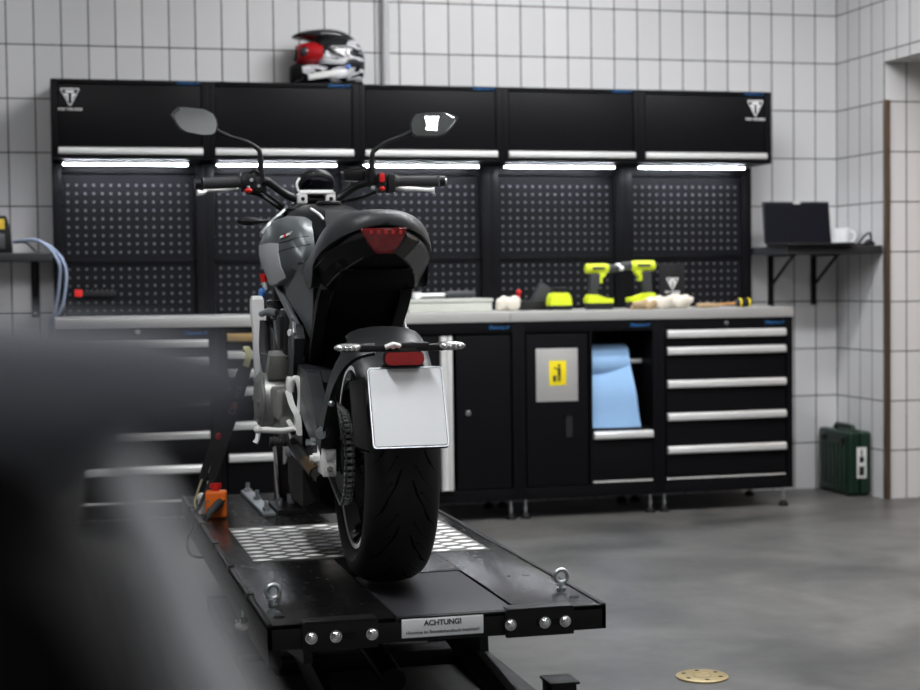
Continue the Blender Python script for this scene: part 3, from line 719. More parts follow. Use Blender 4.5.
# under-structure: side rail, cross beam, scissor arms, base frame
b = MB(); b.box(.425, .455, -3.40, -1.4, .215, .275, .003); b.box(1.06, 1.09, -3.20, -1.4, .235, .275, .003); b.box(.455, 1.09, -3.20, -3.15, .235, .270, .003); b.box(.425, 1.09, -1.5, -1.45, .215, .275, .003)
b.box(.445, .475, -3.30, -1.5, .262, .33); b.box(1.06, 1.08, -3.20, -1.5, .262, .33)
LO('top_frame', b, M['liftblk'])
g = MB(); g.cyl((.425, -3.03, .245), (.405, -3.03, .245), .016); g.cyl((.405, -3.03, .245), (.392, -3.03, .245), .011, n=6); LO('pivot_bolt', g, M['chrome'])
LO('rail_label', MB().box(.4235, .425, -3.00+.06, -3.00+.09, .235, .262), M['label'], None, 0)
for x in (.56, .99):
    for s_ in (-1, 1):
        b = MB(); xx = x+.028*s_
        p0, p1 = ((-3.30, .235), (-1.75, .075)) if s_ < 0 else ((-3.52, .055), (-1.75, .235))
        b.ribbon([(xx, p0[0], p0[1]), (xx, p1[0], p1[1])], .022, .075, (1, 0, 0)); LO('scissor_arm', b, M['liftblk'])
b = MB(); b.cyl((.50, -3.50, .06), (1.12, -3.50, .06), .022); b.cyl((.50, -2.55, .150), (1.06, -2.55, .150), .018); b.cyl((.46, -1.75, .235), (1.12, -1.75, .235), .018)
LO('axle', b, M['liftblk'])
b = MB(); b.box(.46, .53, -3.58, -1.60, 0, .045, .004); b.box(1.08, 1.15, -3.58, -1.60, 0, .045, .004); b.box(.46, 1.15, -1.66, -1.60, 0, .045, .004); b.box(.46, 1.15, -2.6, -2.5, 0, .045, .004)
b.box(1.14, 1.205, -3.28, -3.20, .0, .094, .003); b.box(1.135, 1.212, -3.285, -3.195, .094, .101, .002)
LO('base_frame', b, M['liftblk'])
# hydraulic cylinder
b = MB(); b.cyl((.78, -3.1, .09), (.78, -2.4, .14), .032); LO('hydraulic_cylinder', b, M['liftblk'])
b = MB(); b.cyl((.78, -2.4, .14), (.78, -2.0, .17), .016); LO('piston_rod', b, M['chrome'])
# wheel clamp hardware on the deck
wc = thing('stand_bracket', 'zinc-plated bracket with bolts beside the black post on the deck', 'bracket', (.70, -1.5, LZ1))
def WO(name, mb, m, parent=None):
    for v in mb.bm.verts: v.co -= Vector((.70, -1.5, LZ1))
    return obj(name, mb, m, parent or wc)
b = MB(); b.box(.622, .662, -1.86, -1.25, .341, .352, .002, M=None); WO('flat_bar', b, M['zinc'])
for (x, y) in ((.640, -1.30), (.645, -1.52), (.64, -1.80)):
    g = MB(); g.cyl((x, y, .352), (x, y, .364), .013, n=6); g.cyl((x, y, .364), (x, y, .384), .007); WO('bolt', g, M['zinc'])
b = MB(); b.box(.670, .765, -1.86, -1.62, .341, .360, .003); WO('foot_plate', b, M['liftblk'])
b = MB(); b.cyl((.735, -1.70, .360), (.735, -1.70, .39), .013, n=6); b.cyl((.688, -1.76, .360), (.688, -1.76, .385), .012, n=6); WO('nut', b, M['zinc'])
b = MB(); b.box(.690, .735, -1.66, -1.62, .36, .60, .004); WO('post', b, M['matte'])
b = MB(); b.cyl((.690, -1.72, .375), (.682, -1.70, .56), .006); WO('rod', b, M['chrome'])
# pendant control
pc = thing('pendant_control', 'orange control box with red stop button on the lift deck', 'control box', (.476, -1.81, LZ1+.0005), math.radians(-8))
obj('box', MB().box(-.034, .034, -.030, .030, 0, .086, .008, 3), M['orange'], pc)
b = MB(); b.cyl((-.002, 0, .085), (-.002, 0, .096), .014); b.cyl((-.002, 0, .096), (-.002, 0, .109), .0195, .0185); obj('stop_button', b, M['red'], pc)
g = MB(); g.tube([(.014, -.030, .052), (.004, -.046, .045), (-.016, -.062, .026), (-.028, -.072, .008)], [.013, .014, .013, .008], 14); pl = obj('plug', g, M['toolgrey'], pc)
obj('lead', MB().tube([(-.028, -.072, .008), (-.048, -.085, -.008), (-.088, -.10, -.05), (-.085, -.09, -.10), (-.05, -.06, -.12), (.0, .0, -.11)], .0045, 8, 6), M['plastic'], pc)
for x, z in ((-.026, .055), (.026, .055)):
    obj('screw', MB().cyl((x, -.030, z), (x, -.032, z), .004, n=12), M['chrome'], pc)
# tie-down strap
sp = thing('tie_down_strap', 'black printed tie-down strap running from the deck edge to the motorcycle', 'strap', (.42, -1.75, .35))
def SO(name, mb, m, parent=None):
    for v in mb.bm.verts: v.co -= Vector((.42, -1.75, .35))
    return obj(name, mb, m, parent or sp)
A0, A1 = Vector((.583, -1.80, .835)), Vector((.468, -1.74, .455)); B1 = Vector((.438, -1.72, .45))
side = (.96, -.28, 0)
webs = []
for k, (p, q, w_) in enumerate(((A0+Vector((.004, 0, 0)), A1, (.032, .030)), (A0+Vector((-.008, .01, 0)), B1, (.022, .024)))):
    b = MB(); b.ribbon([p, p.lerp(q, .5)+Vector((.004*(1-2*k), 0, 0)), q], [w_[0], .031, w_[1]], .003, side, 4); webs.append(SO('webbing', b, M['strap']))
d_ = (A1-A0).normalized(); rot = math.atan2(d_.z, d_.x)
for t0, s_, wd, mm in ((.24, 'MX', .05, 'grey_print'), (.38, 'DA', .05, 'grey_print')):
    pos = A0.lerp(A1, t0)-Vector((.42, -1.75, .35))+Vector((0, -.004, 0))
    text('print', s_, .040, M[mm], webs[0], pos, (PI/2, -rot-PI, math.radians(-16)), bold=-.01)
for t0, wi in ((.36, 0), (.62, 1)):
    pp = A0.lerp(A1 if wi == 0 else B1, t0)
    b = MB(); b.ball((pp.x, pp.y-.002, pp.z), .012, .0015, .012, 14); SO('red_mark', b, M['redmark'], webs[wi])
b = MB(); b.ribbon([(.578, -1.805, .825), (.585, -1.81, .85), (.588, -1.80, .875), (.582, -1.79, .885), (.578, -1.785, .87)], .020, .004, side, 5); SO('soft_loop', b, M['loop'])
b = MB(); b.tube([(.440, -1.72, .455), (.420, -1.72, .40), (.414, -1.72, .375), (.424, -1.715, .352), (.432, -1.715, .362)], .0035, 8, 5); SO('hook', b, M['loop'])
b = MB(); b.tube([(.458, -1.74, .45), (.452, -1.745, .40), (.45, -1.75, .352)], .0032, 8, 5); SO('hook', b, M['zinc'])
b = MB(); b.ribbon([(.468, -1.745, .455), (.446, -1.75, .41), (.424, -1.76, .365), (.402, -1.78, .349), (.392, -1.80, .30)], .012, .003, side, 4); SO('loose_end', b, M['strap'])
g = MB(); g.cyl((.437, -1.72, LZ1), (.437, -1.72, LZ1+.05), .012, .010, 14); g.ball((.437, -1.72, LZ1+.055), .015); tag(obj('anchor_stud', g, M['label']), 'pale anchor stud behind the orange control box', 'stud')

# ------------------------------------------------------------------ motorcycle (local: x right, y forward, z up, origin under the rear axle)
bk = thing('motorcycle', 'black and silver naked motorcycle seen from behind on the lift', 'motorcycle', (.757, -3.07, LZ1+.002), -.026)
def BO(name, mb, m, parent=None, smooth=35): return obj(name, mb, m, parent or bk, smooth)
RZ = .315
# rear tyre: round profile 180 mm wide
def tyre_prof(hw, r, rim, n=14, sq=2.5):
    pr = [(rim, -hw*.62), (rim+.012, -hw*.80), (rim+.035, -hw*.97)]
    for k in range(n+1):
        a = -PI/2+PI*k/n
        x = hw*math.copysign(abs(math.sin(a))**(2/sq), a); rr = (r-.056)+.056*abs(math.cos(a))**(2/sq)
        pr.append((rr, x))
    pr += [(rim+.035, hw*.97), (rim+.012, hw*.80), (rim, hw*.62)]
    return pr
TP = tyre_prof(.090, .315, .222)
TX = .009
ty = BO('rear_tyre', MB().lathe(TP, (0, 0, RZ), 'x', 96, close=True), M['rubber'], None, 50)
def tread_r(x):
    a = min(1, abs(x)/.090); c = (1-a**2.5)**(1/2.5)
    return (.315-.056)+.056*c
g = MB()
def groove(phi0, pts, w):
    # pts: list of (x, dphi) on the tread; thin dark inlay following the tyre surface
    L_, R_ = [], []
    P_ = []
    for i in range(len(pts)-1):
        for k in range(5):
            t_ = k/5; P_.append((pts[i][0]*(1-t_)+pts[i+1][0]*t_, pts[i][1]*(1-t_)+pts[i+1][1]*t_))
    P_.append(pts[-1]); n = len(P_)
    for i, (x, ph) in enumerate(P_):
        ww = w*(.35+.65*math.sin(PI*min(1, (i+.6)/n)))
        ax_, ap = P_[max(i-1, 0)], P_[min(i+1, n-1)]
        dx, ds = ap[0]-ax_[0], (ap[1]-ax_[1])*.315; l = math.hypot(dx, ds) or 1
        ww *= 1.35; nx, ns = -ds/l*ww, dx/l*ww
        for sgn, Lst in ((1, L_), (-1, R_)):
            xx = x+nx*sgn; pp = phi0-ph+ns*sgn/.315; rr = tread_r(xx)+.0004
            Lst.append(g.bm.verts.new((xx, rr*math.cos(pp), RZ+rr*math.sin(pp))))
    for i in range(n-1): g.bm.faces.new([L_[i], L_[i+1], R_[i+1], R_[i]])
step = 2*PI/14
for k in range(14):
    for s_ in (-1, 1):
        ph = k*step+(step*.18 if s_ > 0 else 0)
        groove(ph, [(s_*.014, 0), (s_*.026, -.12), (s_*.048, -.25)], .0030)
        groove(ph-.10, [(s_*.022, 0), (s_*.040, -.10), (s_*.066, -.20)], .0016)
        groove(ph-.21, [(s_*.044, 0), (s_*.058, -.10), (s_*.075, -.17)], .0036)
        groove(ph+.10, [(s_*.036, 0), (s_*.060, -.10)], .0012)
        for (x, dp) in ((.022, -.10), (.036, .10)):
            pp = ph+dp; rr = tread_r(x)+.0004
            c_ = Vector((s_*x, rr*math.cos(pp), RZ+rr*math.sin(pp))); nrm = Vector((0, math.cos(pp), math.sin(pp))); tt = Vector((0, -math.sin(pp), math.cos(pp)))
            g.bm.faces.new([g.bm.verts.new(c_+nrm*.0003+Vector((1, 0, 0))*.0028*math.cos(j*PI/4)+tt*.0028*math.sin(j*PI/4)) for j in range(8)])
BO('tread_pattern', g, M['groove'], ty, 0)
def wheel(name, z, y, hw, rr, m):
    b = MB(); b.lathe([(rr, -hw), (rr+.012, -hw*1.02), (rr+.012, -hw*.93), (rr-.012, -hw*.7), (rr-.016, 0), (rr-.012, hw*.7), (rr+.012, hw*.93), (rr+.012, hw*1.02), (rr, hw), (rr-.022, hw*.6), (rr-.022, -hw*.6)], (0, y, z), 'x', 64, close=True)
    for k in range(5):
        for s_ in (-.17, .17):
            a = 2*PI*k/5+.3; e_ = a+s_
            b.ribbon([(0, y+.035*math.cos(a), z+.035*math.sin(a)), (0, y+(rr-.018)*math.cos(e_), z+(rr-.018)*math.sin(e_))], [.040, .030], .020, (1, 0, 0))
    b.cyl((-.055, y, z), (.055, y, z), .042); b.cyl((-.08, y, z), (.08, y, z), .022)
    return BO(name, b, m)
wr = wheel('rear_wheel', RZ, 0, .074, .216, M['gloss']); ty.location.x = wr.location.x = TX
b = MB()
for s_ in (-1, 1): b.lathe([(.219, s_*.0755), (.229, s_*.0765), (.229, s_*.0775), (.219, s_*.0775)], (0, 0, RZ), 'x', 64, close=True)
BO('rim_highlight', b, M['silver'], wr)  # silver rings carry the highlights of the black rim as colour
# front wheel
FY, FZ = 1.407, .300
BO('front_tyre', MB().lathe(tyre_prof(.060, .300, .222), (0, FY, FZ), 'x', 72, close=True), M['rubber'], None, 50)
wf = wheel('front_wheel', FZ, FY, .048, .216, M['gloss'])
for x in (-.075, .075):
    b = MB(); b.lathe([(.095, -.002), (.155, -.002), (.155, .002), (.095, .002)], (x, FY, FZ), 'x', 48, close=True)
    for k in range(6):
        a = k*PI/3; b.ribbon([(x, FY+.03*math.cos(a), FZ+.03*math.sin(a)), (x, FY+.1*math.cos(a), FZ+.1*math.sin(a))], .012, .004, (1, 0, 0))
    BO('brake_disc', b, M['silver'])
    b = MB(); b.box(x-.02, x+.02, FY-.19, FY-.10, FZ+.0, FZ+.09, .01); BO('brake_caliper', b, M['engine_dark'])
    b = MB(); b.tube([(x*1.33, FY+.02, FZ-.02), (x*1.33, FY-.10, FZ+.26)], .029, 16); BO('fork_slider', b, M['matte'])
    b = MB(); b.tube([(x*1.33, FY-.09, FZ+.24), (x*1.33, 1.12, .97)], .021, 16); BO('fork_tube', b, M['engine_dark'])
b = MB(); b.lathe([(.313, -.065), (.325, -.03), (.328, 0), (.325, .03), (.313, .065), (.310, .06), (.320, 0), (.310, -.06)], (0, FY, FZ), 'x', 30, close=True, a0=math.radians(20), a1=math.radians(150)); BO('front_fender', b, M['matte'])
b = MB(); b.cyl((-.10, FY, FZ), (.10, FY, FZ), .012); BO('front_axle', b, M['chrome'])

# swingarm
b = MB(); prof = [(.60, .50), (.52, .53), (.26, .515), (.16, .455), (.05, .352), (-.045, .350), (-.050, .285), (.05, .275), (.20, .345), (.42, .40), (.60, .42)]
b.prism(prof, 'x', -.146, -.108, .005); b.prism(prof, 'x', .108, .146, .005); b.box(-.14, .14, .42, .52, .42, .51, .01)
BO('swingarm', b, M['frame_mid'])
b = MB(); b.prism([(.50, .532), (.27, .518), (.22, .49), (.26, .50), (.50, .515)], 'x', -.107, -.060, .003); b.prism([(.50, .532), (.30, .52), (.28, .50), (.50, .515)], 'x', -.146, -.100, .002); BO('chain_guard', b, M['frame_dark'])
# axle block
b = MB(); b.prism([(-.055, .345), (.025, .345), (.035, .33), (.025, .278), (-.055, .278)], 'x', -.153, -.145, .003); b.box(-.152, -.118, -.062, -.046, .274, .342, .004)
ab = BO('axle_block', b, M['silver'])
g = MB(); g.prism([(-.148, .334), (-.122, .334), (-.126, .316), (-.144, .316)], 'y', -.0655, -.061, .001); BO('adjuster_plate', g, M['alu'], ab)
g = MB(); g.cyl((-.135, -.062, .294), (-.135, -.070, .294), .008, n=6); g.cyl((-.135, -.068, .294), (-.135, -.074, .294), .0045, n=10); BO('adjuster_bolt', g, M['engine'], ab)
g = MB(); g.cyl((-.153, .0, RZ), (-.168, .0, RZ), .013, n=6); g.cyl((-.166, 0, RZ), (-.175, 0, RZ), .008); g.cyl((-.152, .0, RZ), (-.156, 0, RZ), .018)
BO('axle_nut', g, M['silver'])
g = MB(); g.cyl((-.162, .05, .350), (-.178, .05, .350), .009, n=6); g.cyl((-.155, .05, .350), (-.165, .05, .350), .013, n=12); BO('bolt', g, M['zinc'])
# sprocket and chain
SX, SR = -.094, .116
b = MB(); b.lathe([(.045, -.003), (SR-.004, -.003), (SR-.004, .003), (.045, .003)], (SX, 0, RZ), 'x', 44, close=True)
for k in range(44):
    a = 2*PI*k/44; b.box(SX-.0028, SX+.0028, -.004, .004, 0, .008, M=Matrix.Translation((0, (SR-.006)*math.cos(a), RZ+(SR-.006)*math.sin(a))) @ Matrix.Rotation(a-PI/2, 4, 'X'))
BO('sprocket', b, M['engine_dark'])
FR = (.56, .42, .034)
loop = []
n1 = 26
for k in range(n1+1):
    a = PI/2+.05+(PI-.22)*k/n1; loop.append((SR*math.cos(a), RZ+SR*math.sin(a)))
for k in range(1, 28):
    t_ = k/28; loop.append((loop[n1][0]*(1-t_)+(FR[0]+.01)*t_, loop[n1][1]*(1-t_)+(FR[1]-FR[2])*t_-.012*math.sin(PI*t_)))
for k in range(9):
    a = -PI/2+.1+PI*k/8; loop.append((FR[0]+FR[2]*math.cos(a), FR[1]+FR[2]*math.sin(a)))
for k in range(1, 28):
    t_ = k/28; loop.append(((FR[0])*(1-t_)+loop[0][0]*t_, (FR[1]+FR[2])*(1-t_)+loop[0][1]*t_))
# resample to the chain pitch
def resample(P_, d):
    out = [P_[0]]; acc = 0
    for a, c_ in zip(P_, P_[1:]+[P_[0]]):
        l = math.hypot(c_[0]-a[0], c_[1]-a[1]); pos = d-acc
        while pos <= l:
            t_ = pos/l; out.append((a[0]+(c_[0]-a[0])*t_, a[1]+(c_[1]-a[1])*t_)); pos += d
        acc = (acc+l) % d
    return out
links = resample(loop, .0159); b = MB(); b2 = MB()
for k in range(len(links)-1):
    a, c_ = links[k], links[k+1]; mx_, mz = (a[0]+c_[0])/2, (a[1]+c_[1])/2; ang = math.atan2(c_[1]-a[1], c_[0]-a[0])
    Mx = Matrix.Translation((SX, mx_, mz)) @ Matrix.Rotation(ang, 4, 'X')
    o_ = .0105 if k % 2 else .0075
    for s_ in (-1, 1): b.box(s_*o_-.0012, s_*o_+.0012, -.0115, .0115, -.0068, .0068, .001, 1, M=Mx)
    b2.cyl((SX-.0125, a[0], a[1]), (SX+.0125, a[0], a[1]), .0046, n=8)
ch_ = BO('chain', b, M['chain']); BO('rollers', b2, M['zinc'], ch_)

# rear hugger over the tyre, with side arms and plate carrier
b = MB()
hp = [(r_-.017, x_) for r_, x_ in [(.330, -.094), (.340, -.083), (.349, -.06), (.354, -.03), (.355, 0), (.354, .03), (.349, .06), (.340, .083), (.330, .094), (.327, .090), (.346, .03), (.347, 0), (.346, -.03), (.327, -.090)]]
b.lathe(hp, (0, 0, RZ), 'x', 30, close=True, a0=math.radians(103), a1=math.radians(152)); hg = BO('rear_hugger', b, M['hugger'], None, 40)
for s_ in (-1,):
    b = MB(); b.ribbon([(s_*.060, -.305, .597), (s_*.100, -.285, .590), (s_*.124, -.235, .565), (s_*.138, -.165, .515), (s_*.146, -.095, .445), (s_*.150, -.045, .385), (s_*.150, -.02, .335)], [.030, .040, .046, .044, .046, .056, .040], .010, (0, .85, .75), 5)
    ar = BO('hugger_arm', b, M['frame_dark'])
    BO('arm_plate', MB().prism([(-.146, .470), (-.128, .500), (-.116, .46), (-.108, .38), (-.112, .352), (-.150, .345), (-.156, .39)], 'y', -.066, -.056, .003), M['gloss2'], ar)
    g = MB(); g.cyl((s_*.150, -.062, .385), (s_*.158, -.075, .383), .016, .014); g.cyl((s_*.156, -.072, .384), (s_*.160, -.082, .382), .009, n=6); BO('bolt', g, M['zinc'], ar)
    g = MB(); g.ball((s_*.142, -.150, .462), .008, .006, .008, 10); BO('bolt', g, M['zinc'], ar)
# plate
tl = math.radians(22)
PM = Matrix.Translation((.001, -.380, .4665)) @ Matrix.Rotation(-tl, 4, 'X')
b = MB(); b.box(-.088, .087, .004, .012, -.098, .098, .006, M=PM); b.prism([(-.125, -.08), (-.09, -.095), (-.09, .085), (-.125, .075)], 'y', .03, .045, .003, M=PM)
b.box(-.05, .05, .01, .05, -.03, .11, .006, M=PM)
BO('plate_holder', b, M['matte'])
def rrect(w, h, r_, n=6):
    out = []
    for cx_, cz_, a0_ in ((w-r_, h-r_, 0), (-w+r_, h-r_, PI/2), (-w+r_, -h+r_, PI), (w-r_, -h+r_, 1.5*PI)):
        out += [(cx_+r_*math.cos(a0_+PI/2*k/n), cz_+r_*math.sin(a0_+PI/2*k/n)) for k in range(n+1)]
    return out
b = MB(); b.prism(rrect(.088, .0965, .009), 'y', -.0005, .003, 0, M=PM)
pl = BO('licence_plate', b, M['zinc'])
b = MB(); b.prism(rrect(.0855, .094, .0085), 'y', -.0011, -.0004, 0, M=PM); f1 = BO('dark_border', b, M['navy'], pl, 0)
b = MB(); b.prism(rrect(.0838, .0923, .007), 'y', -.0018, -.0010, 0, M=PM); BO('blank_face', b, M['plate'], pl, 0)
# crossbar, reflector, indicators
b = MB(); b.box(-.105, .098, -.345, -.325, .592, .608, .005); b.box(-.045, .060, -.350, -.320, .592, .613, .006); b.box(-.03, .03, -.352, -.30, .555, .60, .004); BO('light_crossbar', b, M['plastic'])
b = MB(); b.cyl((-.028, -.35, .605), (-.028, -.362, .605), .006); b.tube([(-.045, -.355, .603), (-.028, -.362, .610), (-.012, -.357, .605)], .006, 8); BO('crossbar_bolt', b, M['silver'])
b = MB(); q = rrect(.045, .0145, .0125)
b.prism([(x-.004, z+.577) for x, z in q], 'y', -.376, -.352, 0); rf = BO('reflector', b, M['reflector'])
b = MB(); b.prism([(x*1.05-.004, z*1.15+.577) for x, z in q], 'y', -.366, -.345, 0); BO('reflector_frame', b, M['plastic'], rf)
for s_ in (-1, 1):
    b = MB(); x0 = s_*.092; x1 = s_*.162
    b.loft([[(s_*xx, -.335+.014*math.cos(a)*k_, .603+.0115*math.sin(a)*k_) for a in [2*PI*j/14 for j in range(14)]] for xx, k_ in ((.072, .45), (.088, .6), (.100, .9), (.128, .95), (.144, .72), (.151, .25))])
    ins = BO('indicator', b, M['plastic'], None, 50); ins.location.x = -.008
    b = MB(); b.loft([[(s_*xx, -.341+.013*math.cos(a)*k_, .603+.0105*math.sin(a)*k_) for a in [2*PI*j/14 for j in range(14)]] for xx, k_ in ((.092, .3), (.098, .8), (.112, .95), (.132, .92), (.146, .72), (.154, .25))])
    ln = BO('clear_lens', b, M['lens_clear'], ins, 50)
    b = MB()
    for k in range(4): b.ball((s_*(.104+k*.012), -.352, .601), .0042, .003, .0055, 10)
    BO('led_dots', b, M['chrome'], ln)

# ---- tail
def arch2(y, w, zt, zb, wi, zi, n=28, e=2.7):
    # cushion section: rounded outer arch and an inner arch below it
    out = []
    for ww, zz, rev in ((w, zt, False), (wi, zi, True)):
        row = []
        for k in range(n+1):
            a = PI*k/n; c_, s2 = math.cos(a), math.sin(a)
            row.append((ww*math.copysign(abs(c_)**(2/e), c_), y, zb+(zz-zb)*abs(s2)))
        out += row[::-1] if rev else row
    return out
secs = []
for y, w, zt, zb, wi, zi in [(-.128, .020, .905, .892, .012, .893), (-.124, .052, .914, .884, .045, .888), (-.112, .076, .923, .876, .066, .888), (-.085, .102, .929, .864, .090, .888), (-.045, .127, .933, .846, .114, .888), (0, .141, .934, .828, .133, .888),
        (.04, .148, .934, .812, .142, .888), (.075, .1510, .934, .795, .1465, .888), (.092, .1515, .933, .760, .148, .880), (.105, .152, .932, .740, .147, .742), (.16, .152, .929, .738, .146, .740), (.22, .149, .914, .745, .143, .747), (.28, .146, .885, .76, .136, .762), (.36, .138, .852, .775, .128, .777), (.50, .128, .835, .785, .118, .787), (.62, .112, .838, .79, .10, .792), (.70, .095, .845, .80, .085, .802)]:
    secs.append(arch2(y, w, zt, zb, wi, zi))
BO('seat', MB().loft(secs), M['seat'], None, 60)
def tail_sec(y, wt, wb, zt, zm, zb, n=14, e=2.7):
    top = []
    for k in range(n+1):
        a = PI*k/n; c_, s2 = math.cos(a), math.sin(a)
        top.append((wt*math.copysign(abs(c_)**(2/e), c_), y, zm+(zt-zm)*abs(s2)))
    return top+[(-wb, y, zb), (-wb*.9, y, zb-.001), (wb*.9, y, zb-.001), (wb, y, zb)]
ts = [(-.140, .052, .022, .884, .862, .824), (-.10, .088, .050, .887, .850, .810), (-.05, .112, .074, .888, .838, .793), (0, .132, .098, .888, .828, .771), (.04, .1415, .108, .888, .815, .754), (.085, .1475, .116, .884, .800, .738), (.10, .146, .114, .875, .79, .738), (.30, .130, .108, .86, .79, .745), (.45, .118, .10, .84, .79, .75)]
tb = BO('tail_body', MB().loft([tail_sec(*q) for q in ts]), M['gloss2'], None, 30)
b = MB(); b.loft([[(-wb*.97, y, zb-.0015), (wb*.97, y, zb-.0015), (wb*.97, y, zb-.004), (-wb*.97, y, zb-.004)] for (y, wt, wb, zt, zm, zb) in ts]); BO('underside', b, M['void'], tb, 0)
# side panel of the tail: right one coloured as lit, left creases coloured as highlights
b = MB(); b.loft([[(wt+.002, y, zm+.006), (wt+.0025, y, zm-.004), (wb+.003, y, zb+.001), (wb-.004, y, zb+.001), (wt-.006, y, zm)] for (y, wt, wb, zt, zm, zb) in ts[1:6]])
BO('tail_panel', b, M['tail'], None, 30)
b = MB(); b.loft([[(-(wt*.45+wb*.55)-.003, y, zm*.45+zb*.55), (-(wt*.45+wb*.55)+.004, y, zm*.45+zb*.55-.004), (-wb+.004, y, zb+.001), (-wb-.003, y, zb+.001)] for (y, wt, wb, zt, zm, zb) in ts[2:6]])
pn = BO('tail_panel', b, M['matte'], None, 30)
b = MB(); b.tube([(-.146, .080, .790), (-.138, .040, .803), (-.1285, .010, .818), (-.127, .004, .845), (-.112, -.03, .864), (-.090, -.075, .877)], .0018, 8, 2); BO('crease_highlight', b, M['frame'], pn)  # highlights along the black panel's edges put in as paler tubes
b = MB(); b.tube([(-(wb+.002), y, zb+.001) for (y, wt, wb, zt, zm, zb) in ts[1:6]], .0020, 8, 3); BO('crease_highlight', b, M['tail'], pn)
b = MB(); lt_ = [(-.058, .884), (.056, .886), (.050, .870), (.036, .846), (.020, .822), (-.020, .821), (-.040, .846), (-.053, .870)]
b.prism([(x-.005, z-.002) for x, z in lt_], 'y', -.148, -.115, .004, 3); tlb = BO('tail_light', b, M['lens_red'])
b = MB()
for k in range(5): b.box(-.042+k*.018, -.034+k*.018, -.1492, -.147, .868, .878, .001)
BO('lens_facet', b, M['reflector'], tlb)
# undertray between tail and wheel, with two support struts
b = MB(); b.prism([(-.06, .784), (.02, .750), (.10, .728), (.18, .690), (.40, .570), (.54, .53), (.54, .80), (.10, .80)], 'x', -.095, .084, .006); BO('undertray', b, M['void'])
for s_ in (-1, 1):
    b = MB(); b.ribbon([(s_*.116, .08, .742), (s_*.119, .14, .70), (s_*.120+(s_<0)*.010, .30, .615), (s_*.120+(s_<0)*.020, .44, .545), (s_*.118+(s_<0)*.022, .52, .50)], [.018, .026, .030, .034, .040], .030, (0, .5, .86), 4)
    rl_ = BO('subframe_rail', b, M['matte']); rl_.location.x = 0 if s_ < 0 else -.026
# ---- tank
def tsec(y, w, zt, zb, top=.55, n=12):
    # rounded shoulders
    pts = []
    for k in range(n+1):
        a = PI*k/n; c_, s2 = math.cos(a), math.sin(a)
        pts.append((w*math.copysign(abs(c_)**.62, c_), y, zb+(zt-zb)*abs(s2)**.62))
    return pts
BO('fuel_tank', MB().loft([tsec(*q) for q in [(.54, .05, .87, .80), (.58, .085, .915, .76), (.66, .118, .958, .75), (.76, .138, .982, .75), (.88, .145, .993, .75), (1.0, .140, .990, .78), (1.08, .115, .975, .82), (1.13, .06, .945, .86)]]), M['gloss2'], None, 60)
CREASES = [[(-.187, .862), (-.161, .870), (-.130, .879), (-.100, .883)], [(-.180, .840), (-.156, .849), (-.125, .856), (-.097, .860)]]
BADGE = (-.159, .885)
def side_sec(y, s_, xo, zt, xi, zb, zo=.855):
    # a lobe from inner top edge out over the shoulder and down to the knee line
    return [(s_*x, y, z) for x, z in [(xi, zt-.012), (xi+.02, zt-.002), (xi+(xo-xi)*.45, zt), (xi+(xo-xi)*.72, zt-.010), (xo-.012, zt-.034), (xo, zo+.012), (xo+.001, zo-.015), (xo-.006, zo-.055), (xo-.022, zb), (xo-.050, zb-.004), (xi, zb+.03)]]
tps = [(.50, .135, .865, .085, .80, .835), (.53, .155, .905, .085, .78, .85), (.58, .177, .930, .082, .762, .855), (.66, .194, .944, .070, .748, .858), (.76, .199, .950, .065, .742, .858), (.88, .195, .945, .080, .752, .858), (.98, .188, .925, .09, .775, .86), (1.06, .160, .90, .10, .80, .86)]
for s_ in (-1, 1):
    tpn = BO('tank_panel', MB().loft([side_sec(y, s_, xo, zt, xi, zb, zo) for y, xo, zt, xi, zb, zo in tps]), M['tank'], None, 60)
    # pale outer band
    secs_ = [[(s_*(xo+.0025), y, zo+.010), (s_*(xo+.0035), y, zo-.016), (s_*(xo-.0035), y, zo-.056), (s_*(xo-.0205), y, zb+.004), (s_*(xo-.028), y, zb+.004), (s_*(xo-.012), y, zo-.056), (s_*(xo-.008), y, zo-.016), (s_*(xo-.008), y, zo+.010)] for y, xo, zt, xi, zb, zo in tps[2:]]
    BO('outer_band', MB().loft(secs_), M['tank_side'], tpn, 40)
    if s_ < 0:
        from mathutils.bvhtree import BVHTree
        bv = BVHTree.FromPolygons([v.co for v in tpn.data.vertices], [list(p.vertices) for p in tpn.data.polygons])
        def hit(x, z):
            l_, n_, _, _ = bv.ray_cast(Vector((x, 0, z)), Vector((0, 1, 0)))
            return (l_, n_) if l_ else (Vector((x, .6, z)), Vector((0, -1, 0)))
        for cr in CREASES:
            P_, _ = spline([Vector((x, 0, z)) for x, z in cr], 1, 6)
            b = MB(); b.tube([hit(p.x, p.z)[0] for p in P_], .0013, 6); BO('tank_crease', b, M['dark'], tpn)
        l_, n_ = hit(*BADGE); n_ = n_ if n_.y < 0 else -n_
        bx_ = Vector((0, 0, 1)).cross(n_).normalized(); bz_ = n_.cross(bx_)
        q_ = (bx_*math.cos(.32)+bz_*math.sin(.32)); w_ = n_.cross(q_)
        RM = Matrix((q_, w_, n_)).transposed()
        text('badge', 'TRIDENT', .050, M['white'], tpn, l_+n_*.0015, RM.to_euler(), bold=.05, shear=.25, ext=.001)
        b = MB(); b.box(-.004, .004, -.0045, .0045, .0030, .0036, M=Matrix.Translation(l_) @ RM.to_4x4()); BO('badge_stripe', b, M['red'], tpn)
